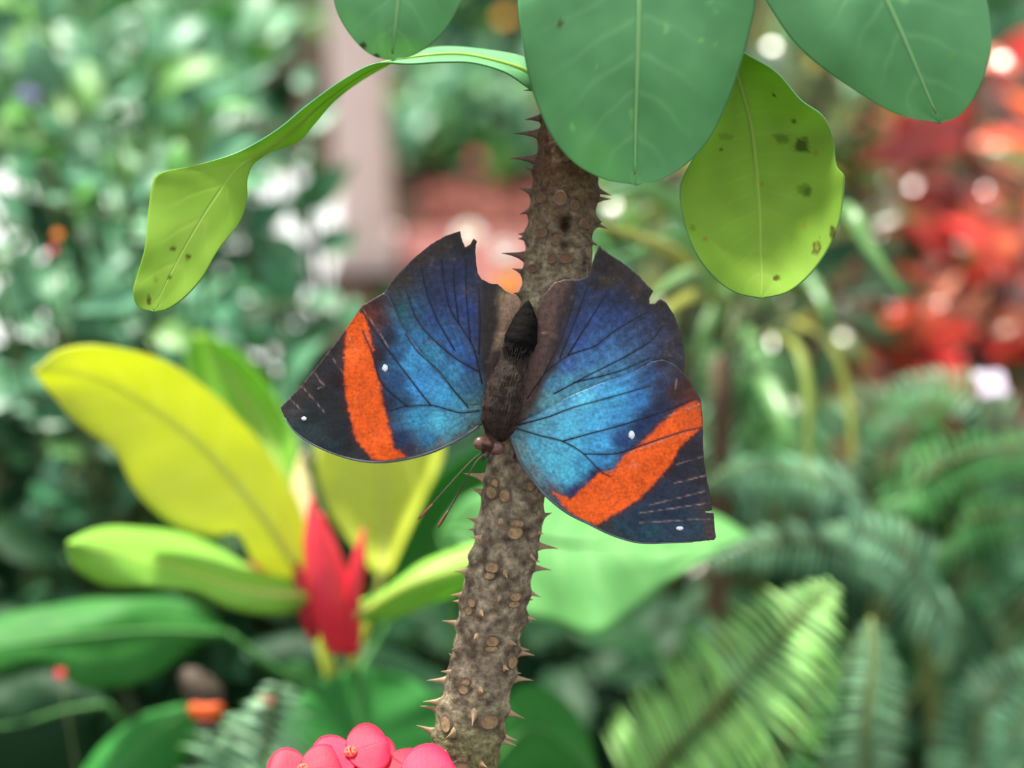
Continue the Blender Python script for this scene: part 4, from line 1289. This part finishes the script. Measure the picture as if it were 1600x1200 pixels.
def shrub_leaves(jobs, leaf_ms, size, n_leaf, face, up, stem_r, spread, tip_only):
    for root, b0, pl, sid in jobs:
        a0 = random.uniform(0, 6.28)
        for k in range(n_leaf):
            me = random.choice(leaf_ms)
            gv, gf = GEO[me]
            s0 = size * random.uniform(0.65, 1.15) * (0.75 if k < 2 else 1.0)
            for a in range(22):
                f = 1 - (k / n_leaf) * spread * (0.2 if tip_only else 0.75)
                f = min(1, max(0.3, f + (random.uniform(-0.02, 0.02) * a)))
                i = int(f * 23)
                t = (pl[min(i + 1, 23)] - pl[max(i - 1, 0)]).normalized()
                an = a0 + k * 2.4 + (random.uniform(-0.35, 0.35) * a)
                s1 = t.orthogonal().normalized(); s2 = t.cross(s1)
                out = (s1 * math.cos(an) + s2 * math.sin(an))
                dr = (out * 1.0 + t * (0.45 if k > 1 else 1.0) + Vector((0, 0, -0.15)) + rv(0.15)).normalized()
                nr = (Vector((0, 0, 1)) * up - FW * face + rv(0.25)).normalized()
                p = pl[i] + dr * (stem_r * 0.6)
                mt = basis(dr, nr, p, s0 * (1 - 0.028 * a), random.uniform(0.85, 1.15))
                w3 = gv @ np.array(mt.to_3x3()).T + np.array(p)
                if any(q[2] < ground_z(q[1]) + 0.02 for q in w3[::7]): continue
                if hits(w3, gf, None, sid): continue
                mt.translation = p - b0
                add('leaf', me, root, mt)
                reg(w3, gf, root.name)
                break

def spots_in(x0, x1, y0, y1, d0, d1, n):
    """jittered grid of tips over a region"""
    k = max(1, int(round(math.sqrt(n * (x1 - x0) / max(y1 - y0, 1)))))
    rws = max(1, int(math.ceil(n / k)))
    out = []
    for r in range(rws):
        for q in range(k):
            if len(out) >= n: break
            x = x0 + (q + 0.5 + random.uniform(-.4, .4)) * (x1 - x0) / k
            y = y0 + (r + 0.5 + random.uniform(-.4, .4)) * (y1 - y0) / rws
            out.append((x, y, random.uniform(d0, d1)))
    return out

MAT['soft'] = leaf_mat('soft_green_leaf', (84, 140, 104), (108, 164, 126), (130, 180, 140), trans=0.3, rough=0.42, rand=0.22, hue=0.015, vein_amt=0.4, mott=3, spec=0.3)
MAT['soft2'] = leaf_mat('soft_green_leaf_darker', (58, 116, 78), (76, 136, 94), (104, 154, 112), trans=0.28, rough=0.4, rand=0.22, hue=0.015, vein_amt=0.4, mott=3, spec=0.3)
MAT['soft3'] = leaf_mat('soft_leaf_fresh', (96, 160, 70), (120, 180, 90), (140, 190, 110), trans=0.4, rough=0.45, rand=0.2, hue=0.015, vein_amt=0.4, mott=3)
MAT['green_stem'] = plain_mat('green_stem', (84, 104, 64), (104, 118, 78), 60, 0.7)
MAT['brown_stem'] = plain_mat('brown_stem', (84, 66, 52), (106, 86, 68), 60, 0.8)
LM_soft = leaf_meshes([MAT['soft'], MAT['soft'], MAT['soft2'], MAT['soft3']], ratio=0.5)
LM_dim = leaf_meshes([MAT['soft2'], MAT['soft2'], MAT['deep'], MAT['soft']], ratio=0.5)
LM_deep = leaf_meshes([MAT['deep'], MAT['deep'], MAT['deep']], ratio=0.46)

shrub('leafy_shrub', 'tall loose shrub of soft blue-green leaves reaching above the arching leaf', 'shrub', spots_in(-60, 470, -60, 170, .75, 1.05, 24), LM_soft, 0.062, 10, MAT['green_stem'], up=0.7, face=0.5)
shrub('leafy_shrub', 'bushy shrub of oval green leaves under the arching leaf tip', 'shrub', spots_in(-60, 330, 170, 430, .52, .75, 26), LM_soft, 0.036, 9, MAT['green_stem'])
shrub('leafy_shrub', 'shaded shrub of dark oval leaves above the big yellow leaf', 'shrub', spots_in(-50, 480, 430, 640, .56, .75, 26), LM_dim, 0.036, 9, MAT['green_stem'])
shrub('leafy_shrub', 'thin twiggy shrub with sparse leaves in front of the pale path', 'shrub', [(400, 280, .8), (440, 260, .9), (480, 210, .9), (370, 330, .8), (455, 430, .85), (510, 500, .8), (580, 510, .8), (420, 480, .8), (470, 330, .85), (440, 180, .9), (490, 140, .95), (470, 480, .8), (430, 400, .85)], LM_dim, 0.048, 4, MAT['brown_stem'], stem_r=0.002)
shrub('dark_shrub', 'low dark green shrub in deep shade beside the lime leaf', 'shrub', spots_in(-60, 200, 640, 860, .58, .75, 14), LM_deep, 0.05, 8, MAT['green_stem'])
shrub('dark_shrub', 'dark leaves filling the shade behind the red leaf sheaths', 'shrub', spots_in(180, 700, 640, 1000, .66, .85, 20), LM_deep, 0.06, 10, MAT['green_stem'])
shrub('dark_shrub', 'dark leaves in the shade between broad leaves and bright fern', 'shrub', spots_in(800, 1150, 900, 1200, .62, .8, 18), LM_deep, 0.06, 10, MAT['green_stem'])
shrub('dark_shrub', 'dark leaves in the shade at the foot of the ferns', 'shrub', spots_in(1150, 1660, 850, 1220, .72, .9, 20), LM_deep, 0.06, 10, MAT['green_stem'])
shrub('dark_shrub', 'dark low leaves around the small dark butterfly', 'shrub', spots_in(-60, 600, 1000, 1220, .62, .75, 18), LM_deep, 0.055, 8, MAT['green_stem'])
shrub('flowering_shrub', 'round green bush growing beyond the mulch bed', 'shrub', spots_in(605, 840, 70, 285, 3.0, 3.4, 22), LM_soft, 0.12, 11, MAT['green_stem'], base=(-0.1, 3.08, 0), stem_r=0.003)
shrub('leafy_shrub', 'far green bush beyond the pale path', 'shrub', spots_in(-100, 520, -150, 110, 3.4, 4.3, 24), LM_soft, 0.17, 11, MAT['green_stem'], base=(-0.95, 3.6, 0), stem_r=0.004)
shrub('leafy_shrub', 'far pale green bush above the mulch bed', 'shrub', spots_in(590, 900, -200, 60, 4.1, 4.8, 20), LM_soft, 0.17, 11, MAT['green_stem'], base=(-0.1, 4.3, 0), stem_r=0.004)

shrub('leafy_shrub', 'bright green bush behind the thorny stem and the strap leaves', 'shrub', spots_in(930, 1130, 230, 470, 1.2, 1.5, 14), LM_soft, 0.075, 11, MAT['green_stem'], stem_r=0.003)
shrub('leafy_shrub', 'far green bush beyond the crotons', 'shrub', spots_in(900, 1750, -200, 160, 2.2, 3.0, 27), LM_soft, 0.14, 11, MAT['green_stem'], stem_r=0.004)
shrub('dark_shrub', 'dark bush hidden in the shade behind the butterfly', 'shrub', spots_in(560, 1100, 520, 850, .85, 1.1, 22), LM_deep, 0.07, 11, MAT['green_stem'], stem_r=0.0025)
shrub('leafy_shrub', 'green bush at the side of the oval-leaved shrubs', 'shrub', spots_in(-700, -120, 60, 760, .7, 1.1, 27), LM_dim, 0.06, 10, MAT['green_stem'], stem_r=0.0025)
shrub('leafy_shrub', 'green bush at the far side of the red crotons', 'shrub', spots_in(1720, 2250, 100, 900, .8, 1.2, 27), LM_dim, 0.07, 10, MAT['green_stem'], stem_r=0.0025)
# ---- crotons
MAT['croton_red'] = leaf_mat('croton_red', (184, 44, 24), (212, 82, 44), (236, 140, 90), trans=0.3, tcol=(255, 150, 90), rough=0.2, rand=0.35, hue=0.012, vein_amt=0.5, mott=4, spec=0.7)
MAT['croton_dark'] = leaf_mat('croton_dark', (70, 26, 26), (96, 44, 34), (150, 60, 40), trans=0.2, tcol=(255, 140, 90), rough=0.22, rand=0.35, hue=0.012, vein_amt=0.5, mott=4, spec=0.7)
MAT['croton_pink'] = leaf_mat('croton_pink', (226, 120, 100), (238, 170, 140), (236, 180, 150), trans=0.3, tcol=(255, 190, 160), rough=0.2, rand=0.25, hue=0.012, vein_amt=0.4, mott=4, spec=0.7)
MAT['croton_olive'] = leaf_mat('croton_olive', (60, 76, 34), (96, 104, 44), (190, 180, 60), trans=0.25, rough=0.25, rand=0.3, hue=0.03, vein_amt=0.6, mott=4, spec=0.6)
MAT['croton_yellow'] = leaf_mat('croton_yellow', (196, 176, 50), (150, 166, 60), (226, 206, 90), trans=0.3, rough=0.3, rand=0.2, hue=0.02, vein_amt=0.5, mott=6, spec=0.5)
LM_red = leaf_meshes([MAT['croton_red'], MAT['croton_red'], MAT['croton_dark'], MAT['croton_pink'], MAT['croton_olive']], ratio=0.36, droop=0.3)
LM_olive_dark = leaf_meshes([MAT['croton_olive'], MAT['deep'], MAT['deep'], MAT['croton_olive']], ratio=0.24, droop=0.35)
LM_oliv = leaf_meshes([MAT['croton_olive'], MAT['croton_yellow'], MAT['croton_olive'], MAT['deep']], ratio=0.22, droop=0.35)
shrub('red_croton', 'croton bush with glossy red and coral leaves beside the ferns', 'shrub', spots_in(1380, 1680, 60, 440, .95, 1.3, 24), LM_red, 0.075, 11, MAT['brown_stem'], stem_r=0.003)
shrub('red_croton', 'dark croton bush with scattered red leaves under the hanging pale leaf', 'shrub', spots_in(1310, 1640, 330, 560, .9, 1.15, 16), LM_red, 0.06, 10, MAT['brown_stem'], stem_r=0.003)
shrub('yellow_croton', 'croton bush with narrow olive and yellow leaves between two hanging leaves', 'shrub', spots_in(1080, 1420, -60, 260, .85, 1.15, 18), LM_oliv, 0.09, 11, MAT['brown_stem'], stem_r=0.003)
shrub('yellow_croton', 'dark narrow-leaved croton behind the hanging pale leaf', 'shrub', spots_in(930, 1420, 300, 620, .72, .95, 22), LM_olive_dark, 0.06, 10, MAT['brown_stem'], stem_r=0.003)

# strap-leaved croton with long ribbons
MAT['strap_y'] = leaf_mat('strap_yellow', (150, 154, 60), (128, 148, 62), (206, 200, 100), trans=0.3, rough=0.35, rand=0.1, hue=0.02, vein_amt=0.5, mott=20)
MAT['strap_g'] = leaf_mat('strap_green', (84, 130, 70), (104, 150, 84), (150, 180, 100), trans=0.3, rough=0.35, rand=0.15, hue=0.02, vein_amt=0.5, mott=20)
SR = P(1130, 560, .62)
strap = thing('strap_leaved_croton', Vector((SR.x, SR.y, ground_z(SR.y))), 'croton with long narrow strap leaves arching behind the violet hindwing', 'plant')
trunk_to_ground(SR, 0.006, MAT['brown_stem'], strap, 'trunk')
for pts, wd, mt in (([(1130,470,.55),(1060,400,.5),(1000,372,.48),(930,350,.47)], [3, 13, 15, 11, 2], 'strap_y'),
                    ([(1130,480,.55),(1090,430,.5),(1050,440,.475),(1012,472,.46)], [3, 10, 14, 12, 2], 'strap_g'),
                    ([(1135,480,.56),(1100,460,.52),(1050,480,.5),(1000,540,.5)], [3, 10, 12, 9, 2], 'strap_y'),
                    ([(1140,480,.58),(1060,380,.56),(990,400,.55),(940,410,.55)], [3, 10, 12, 10, 2], 'strap_g'),
                    ([(1130,500,.6),(1050,320,.6),(980,300,.6),(930,330,.6)], [3, 10, 13, 12, 2], 'strap_g'),
                    ([(1200,430,.6),(1310,330,.52),(1360,390,.5),(1418,470,.49)], [3, 12, 16, 13, 2], 'strap_g'),
                    ([(1200,520,.6),(1245,540,.55),(1264,620,.53),(1262,745,.52)], [3, 7, 9, 8, 2], 'strap_y'),
                    ([(1240,500,.6),(1300,540,.56),(1326,620,.55),(1334,730,.54)], [3, 6, 7, 7, 2], 'strap_y'),
                    ([(1180,480,.62),(1150,440,.62),(1100,520,.6),(1090,600,.6)], [3, 8, 10, 8, 2], 'strap_g'),
                    ([(1180,480,.62),(1250,430,.62),(1290,480,.6),(1300,560,.6)], [3, 8, 10, 8, 2], 'strap_g'),
                    ([(1160,500,.65),(1200,600,.6),(1230,680,.58),(1240,760,.58)], [3, 14, 18, 14, 2], 'strap_g'),
                    ([(1150,480,.66),(1080,330,.66),(1020,330,.65),(960,380,.65)], [3, 10, 13, 10, 2], 'strap_y')):
    V, Fc, U = ribbon(pts, wd, random.uniform(-0.5, 0.5))
    lf = obj('leaf', V, Fc, MAT[mt], strap, uvs=U, solid=0.0004)
    tv, tf = tube(catmull([P(*pts[0]), P(*pts[0]).lerp(SR, .5), SR], 8), 0.0012, 6)
    obj('petiole', tv, tf, MAT['green_stem'], lf)

# ---- ferns
MAT['fern_bright'] = leaf_mat('fern_bright', (170, 222, 136), (194, 236, 164), (196, 232, 164), trans=0.5, rough=0.5, rand=0.15, hue=0.01, vein_amt=0.3, mott=3)
MAT['fern_blue'] = leaf_mat('fern_blue_green', (82, 132, 98), (104, 154, 116), (104, 150, 110), trans=0.3, rough=0.5, rand=0.15, hue=0.01, vein_amt=0.3, mott=3)
MAT['fern_mid'] = leaf_mat('fern_mid', (56, 120, 58), (76, 142, 72), (100, 160, 90), trans=0.35, rough=0.5, rand=0.15, hue=0.01, vein_amt=0.3, mott=3)
MAT['fern_pale'] = leaf_mat('fern_pale', (122, 170, 130), (144, 188, 148), (150, 186, 150), trans=0.3, rough=0.5, rand=0.12, hue=0.01, vein_amt=0.3, mott=3)
MAT['rachis'] = plain_mat('fern_rachis', (104, 120, 66), (126, 136, 80), 60, 0.6)
PIN = {k: leaf_meshes([MAT[k]], ratio=0.19, droop=0.12, fold=0.05, nu=8, nv=4)[0] for k in ('fern_bright', 'fern_blue', 'fern_mid', 'fern_pale')}

def frond(root, pts, lw, rw, kind, n=34, tiltn=(0.6, 0.8), hang=0.15, swing=0.35, wide=0.62):
    """pts: rachis from base to tip; lw/rw: pinna length in pixels on either side along it"""
    pl = catmull([P(*p) for p in pts], n + 2)
    tv, tf = tube(pl, [0.0006, 0.0005, 0.0003], 6)
    fr = obj('frond', tv, tf, MAT['rachis'], root)
    org = ORG[root]
    xs = np.linspace(0, 1, len(lw))
    nrm0 = (-FW * tiltn[0] + Vector((0, 0, 1)) * tiltn[1]).normalized()
    for i in range(1, n + 2):
        u = i / (n + 1)
        t = (pl[min(i + 1, n + 1)] - pl[i - 1]).normalized()
        s = t.cross(nrm0).normalized()
        d = (pl[i] - CAM).dot(FW)
        for sg, wl in ((1, rw), (-1, lw)):
            L = interp(xs, wl, u) * d / FPX * random.uniform(0.9, 1.08)
            if L < 0.002: continue
            dr = (s * sg + t * swing + Vector((0, 0, -hang)) + rv(0.05)).normalized()
            nr = (nrm0 + rv(0.18)).normalized()
            gap = (pl[1] - pl[0]).length
            PINNAE.append((root, fr, PIN[kind], dr, nr, pl[i].copy(), org, L, wide * gap * 0.95 / 0.19))
    return fr

def fern(label, root_px, group=None):
    r = P(*root_px)
    root = thing('sword_fern', Vector((r.x, r.y, ground_z(r.y))), label, 'fern', group)
    return root, r
def stalk(root, r, first):
    a = P(*first)
    g = ORG[root]
    tv, tf = tube(catmull([g - Vector((0, 0, 0.01)), g.lerp(a, 0.5) + Vector((0, 0.02, 0.02)), a], 10), [0.0016, 0.0012], 6)
    obj('stalk', tv, tf, MAT['rachis'], root)

def make_fern(label, rootpx, fronds):
    root, r = fern(label, rootpx)
    for f in fronds:
        stalk(root, r, f[0][0])
        frond(root, *f[:4], **(f[4] if len(f) > 4 else {}))
make_fern('sunlit bright green sword fern with a wide arching frond', (1150, 1300, .58), [
    ([(985, 1250, .50), (1060, 1165, .485), (1150, 1070, .47), (1235, 975, .47), (1300, 915, .48)], [120, 130, 125, 100, 20], [120, 170, 170, 120, 20], 'fern_bright', dict(n=40, tiltn=(0.5, 0.85), hang=0.05, swing=0.15, wide=0.7)),
    ([(1362, 968, .50), (1366, 1040, .49), (1358, 1120, .485), (1350, 1230, .485)], [20, 60, 75, 80], [20, 60, 75, 80], 'fern_pale', dict(n=34, tiltn=(0.9, 0.3), hang=0.1, swing=0.1)),
    ([(1180, 1250, .53), (1235, 1150, .52), (1270, 1080, .52), (1290, 1010, .52)], [80, 90, 80, 20], [80, 90, 80, 20], 'fern_mid', dict(n=26)),
])
make_fern('blue-green sword fern with drooping fronds behind the bright fern', (1380, 1050, .66), [
    ([(1500, 1000, .56), (1452, 930, .54), (1420, 870, .53), (1350, 830, .53), (1290, 830, .54)], [70, 90, 90, 70, 15], [60, 80, 80, 60, 15], 'fern_blue', dict(n=34)),
    ([(1390, 830, .60), (1330, 770, .57), (1240, 735, .56), (1150, 735, .56), (1090, 760, .57)], [70, 85, 80, 60, 15], [70, 85, 80, 60, 15], 'fern_blue', dict(n=34, hang=0.5)),
    ([(1400, 900, .62), (1300, 850, .6), (1200, 850, .6), (1110, 880, .6)], [60, 70, 70, 15], [60, 70, 70, 15], 'fern_blue', dict(n=28, hang=0.4)),
])
make_fern('green sword fern with hanging fronds below the small white flower', (1560, 960, .68), [
    ([(1400, 800, .60), (1440, 750, .57), (1520, 705, .56), (1640, 690, .56)], [70, 95, 100, 90], [70, 95, 100, 90], 'fern_mid', dict(n=36, hang=0.6)),
    ([(1420, 820, .64), (1400, 720, .62), (1430, 650, .61), (1500, 610, .61)], [60, 70, 70, 15], [60, 70, 70, 15], 'fern_mid', dict(n=28)),
    ([(1450, 880, .6), (1500, 820, .57), (1560, 800, .56), (1650, 810, .56)], [60, 80, 80, 60], [60, 80, 80, 60], 'fern_mid', dict(n=28, hang=0.5)),
    ([(1640, 900, .64), (1560, 660, .63), (1480, 600, .63), (1400, 600, .63)], [60, 70, 70, 15], [60, 70, 70, 15], 'fern_blue', dict(n=28)),
])
make_fern('hazy green sword fern behind the orange-banded wing', (1180, 760, .78), [
    ([(1230, 760, .70), (1180, 680, .66), (1140, 600, .65), (1100, 540, .66)], [70, 80, 80, 20], [70, 80, 80, 20], 'fern_mid', dict(n=28)),
    ([(1240, 780, .70), (1240, 680, .68), (1220, 600, .67), (1180, 540, .67)], [60, 70, 70, 20], [60, 70, 70, 20], 'fern_mid', dict(n=28)),
    ([(1260, 790, .72), (1330, 690, .70), (1380, 640, .69), (1440, 620, .69)], [60, 80, 80, 20], [60, 80, 80, 20], 'fern_blue', dict(n=28)),
    ([(1200, 800, .70), (1120, 700, .66), (1090, 660, .66), (1040, 640, .66)], [60, 70, 70, 20], [60, 70, 70, 20], 'fern_blue', dict(n=26)),
])
make_fern('shaded sword fern with dim fronds low beside the bright fern', (1540, 1260, .72), [
    ([(1500, 1250, .64), (1530, 1140, .62), (1570, 1070, .61), (1640, 1030, .61)], [60, 80, 70, 20], [60, 80, 70, 20], 'fern_blue', dict(n=28)),
    ([(1580, 1260, .62), (1580, 1180, .6), (1600, 1120, .6), (1650, 1090, .6)], [50, 60, 60, 20], [50, 60, 60, 20], 'fern_blue', dict(n=24)),
])
make_fern('pale green fern with long curved leaflets under the small dark butterfly', (410, 1330, .52), [
    ([(405, 1260, .475), (412, 1180, .462), (424, 1118, .455), (434, 1072, .455)], [170, 165, 85, 30], [150, 150, 120, 40], 'fern_pale', dict(n=15, hang=0.3, swing=0.22, tiltn=(0.5, 0.8), wide=0.8)),
])

# ---- small butterfly with closed wings on the pale fern
MAT['wing_dark'] = plain_mat('dark_wing', (30, 24, 28), (96, 82, 66), 330, 0.7)
MAT['wing_orange'] = plain_mat('orange_wing_patch', (196, 74, 20), (214, 96, 36), 200, 0.6)
sb_d = .470
small = thing('small_butterfly', P(318, 1132, sb_d), 'small dark butterfly with a red-orange wing patch resting above the pale fern', 'butterfly')
up_poly = [(318,1128),(300,1108),(285,1080),(278,1055),(288,1044),(308,1046),(330,1060),(346,1080),(350,1100),(338,1120)]
or_poly = [(320,1130),(300,1122),(293,1106),(300,1098),(322,1100),(345,1098),(350,1106),(340,1124)]
def plate(poly, d, off, mat, parent, name, th=0.0004):
    ol = resample_poly(poly, 6)
    n = len(ol)
    cx = sum(p[0] for p in ol) / n; cy = sum(p[1] for p in ol) / n
    V = [P(cx, cy, d + off - 0.0006)] + [P(p[0], p[1], d + off) for p in ol] + [P(p[0], p[1], d + off + th) for p in ol] + [P(cx, cy, d + off + th)]
    Fc = [(0, 1 + (k + 1) % n, 1 + k) for k in range(n)] + [(1 + k, 1 + (k + 1) % n, 1 + n + (k + 1) % n, 1 + n + k) for k in range(n)] + [(2 * n + 1, 1 + n + k, 1 + n + (k + 1) % n) for k in range(n)]
    return obj(name, V, Fc, mat, parent)
plate(up_poly, sb_d, 0.0, MAT['wing_dark'], small, 'hindwing')
plate([(x + 3, y - 2) for x, y in up_poly], sb_d, 0.003, MAT['wing_dark'], small, 'hindwing')
plate(or_poly, sb_d, -0.0012, MAT['wing_orange'], small, 'forewing')
plate([(x + 3, y) for x, y in or_poly], sb_d, 0.0042, MAT['wing_orange'], small, 'forewing')
V, Fc = ball(P(321, 1133, sb_d + .0018), 0.0035, 0.0014, 0.0014)
sbb = obj('body', V, Fc, MAT['vein'], small)
for s in (-1, 1):
    tv, tf = tube([P(321 + s * 3, 1136, sb_d + .0018), P(321 + s * 8, 1150, sb_d), P(321 + s * 12, 1158, sb_d)], 0.0002, 5)
    obj('antenna', tv, tf, MAT['vein'], small)

REG_ON[0] = False          # the feet stand on the leaflets
for lx, ly, ld in ((304, 1143, .4800), (316, 1148, .4790), (330, 1153, .4770), (342, 1159, .4755)):
    tv, tf = tube(catmull([P(318 + (lx - 320) * 0.3, 1134, sb_d + .0018), P(lx, (1136 + ly) / 2 - 3, (sb_d + ld) / 2 - 0.001), P(lx, ly, ld)], 8), [0.0003, 0.0002, 0.00015], 5)
    obj('leg', tv, tf, MAT['vein'], small)
REG_ON[0] = True

# ---- flowers in the distance
MAT['fl_white'] = plain_mat('white_petal', (240, 240, 238), None, 50, 0.6, trans=0.3)
MAT['fl_yellow'] = plain_mat('yellow_petal', (244, 190, 40), None, 50, 0.6, trans=0.3)
MAT['fl_orange'] = plain_mat('orange_petal', (240, 140, 40), None, 50, 0.6, trans=0.3)
MAT['fl_red'] = plain_mat('rose_petal', (222, 60, 92), None, 50, 0.6, trans=0.3)
MAT['fl_pink'] = plain_mat('pink_petal', (236, 140, 150), None, 50, 0.6, trans=0.3)
MAT['fl_lilac'] = plain_mat('lilac_petal', (222, 206, 226), None, 50, 0.6, trans=0.3)
MAT['fl_violet'] = plain_mat('violet_petal', (150, 130, 220), None, 50, 0.6, trans=0.3)
def petal_mesh(mat):
    V, Fc, U = leaf_unit(ratio=0.85, point=0.5, droop=0.15, fold=0.05, nu=7, nv=5)
    n = len(V)
    V2 = V + [v - Vector((0, 0, 0.03)) for v in V]
    return make_mesh('petal', V2, Fc + [tuple(i + n for i in reversed(f)) for f in Fc], mat, U + U)
PET = {k: petal_mesh(MAT[k]) for k in ('fl_white', 'fl_yellow', 'fl_orange', 'fl_red', 'fl_pink', 'fl_lilac', 'fl_violet')}
def flower(label, px, py, d, rpx, pet, centre=None, n=5, layers=1, stem_len=0.12):
    c = P(px, py, d)
    r = rpx * d / FPX
    n0 = (-FW * 0.8 + Vector((0, 0, 1)) * 0.5 + rv(0.1)).normalized()
    b = Vector((c.x + 0.004, c.y + 0.015, ground_z(c.y + 0.015)))
    root = thing('flower', b, label, 'flower')
    tv, tf = tube(catmull([b, b.lerp(c, 0.6) + rv(0.003), c], 10), r * 0.04 + 0.0004, 6)
    obj('stalk', tv, tf, MAT['green_stem'], root)
    a1 = n0.orthogonal().normalized(); a2 = n0.cross(a1)
    for l in range(layers):
        for k in range(n):
            a = 2 * math.pi * (k + l * 0.5) / n
            dr = (a1 * math.cos(a) + a2 * math.sin(a) + n0 * (0.15 + 0.45 * l)).normalized()
            pm = pet[l % len(pet)] if isinstance(pet, (list, tuple)) else pet
            mt = basis(dr, n0, c - b, r * (1 - 0.25 * l))
            add('petal', PET[pm], root, mt)
            reg([b + mt @ v.co for v in PET[pm].vertices], [tuple(q.vertices) for q in PET[pm].polygons], root.name)
    V, Fc = ball(c + n0 * r * 0.1, r * 0.2, r * 0.2, r * 0.15, 10, 6, (a1, a2, n0))
    obj('centre', V, Fc, MAT[centre or 'fl_yellow'], root)
flower('white flower with orange centre showing above the torn hindwing', 732, 368, 1.25, 24, ['fl_white', 'fl_white', 'fl_yellow'], 'fl_orange', 8, 3)
flower('white flower between the torn hindwing and the stem', 789, 394, 1.25, 20, ['fl_white', 'fl_white'], 'fl_yellow', 7, 2)
flower('golden yellow flower glowing beside the thorny stem', 797, 446, 1.2, 24, ['fl_yellow', 'fl_orange'], 'fl_orange', 7, 2)
flower('rose red flower in front of the bush beyond the mulch', 744, 248, 2.76, 12, ['fl_red', 'fl_red'], 'fl_red', 6, 2)
flower('small pink flower beside the violet hindwing', 1090, 512, .8, 22, ['fl_pink'], 'fl_white', 5, 2)
flower('white lilac flower standing above the ferns', 1549, 600, .58, 32, ['fl_lilac'], 'fl_white', 4, 1)
flower('small violet flower among the tall blue-green shrub', 50, 145, .9, 18, ['fl_violet'], 'fl_white', 5, 1)
flower('tiny peach flower among the oval leaves', 90, 366, .55, 9, ['fl_orange'], 'fl_pink', 5, 1)
flower('tiny red flower among the oval leaves', 82, 390, .55, 8, ['fl_red'], 'fl_pink', 5, 1)
flower('orange flower on the far pale bush', 790, 28, 3.75, 14, ['fl_orange', 'fl_yellow'], 'fl_orange', 6, 2)
flower('small red bloom on a thin stalk before the dark green leaf', 94, 1052, .47, 10, ['fl_red'], 'fl_orange', 5, 1)
flower('small dark red bloom by the pale curled leaf', 416, 1095, .5, 13, ['fl_red'], 'fl_red', 5, 1)

# ------------------------------------------------------------------ leaflets and leaves grow last, each clear of its neighbours
for root, fr, me, dr, nr, p, org, L, wk in PINNAE:
    gv, gf = GEO[me]
    for a in range(10):
        L2 = L * (1 - 0.075 * a)
        d2 = (dr + rv(0.04 * a)).normalized() if a else dr
        mt = basis(d2, nr, p, L2, min(1.6, wk / L2))
        w3 = gv @ np.array(mt.to_3x3()).T + np.array(p)
        if a == 9 or not hits(w3, gf, root.name): break
    mt.translation = p - org
    add('pinna', me, fr, mt)
    reg(w3, gf, root.name)
SHRUB_JOBS = [shrub_stems(*a, **k) for a, k in SHRUBS]
for j in SHRUB_JOBS: shrub_leaves(*j)
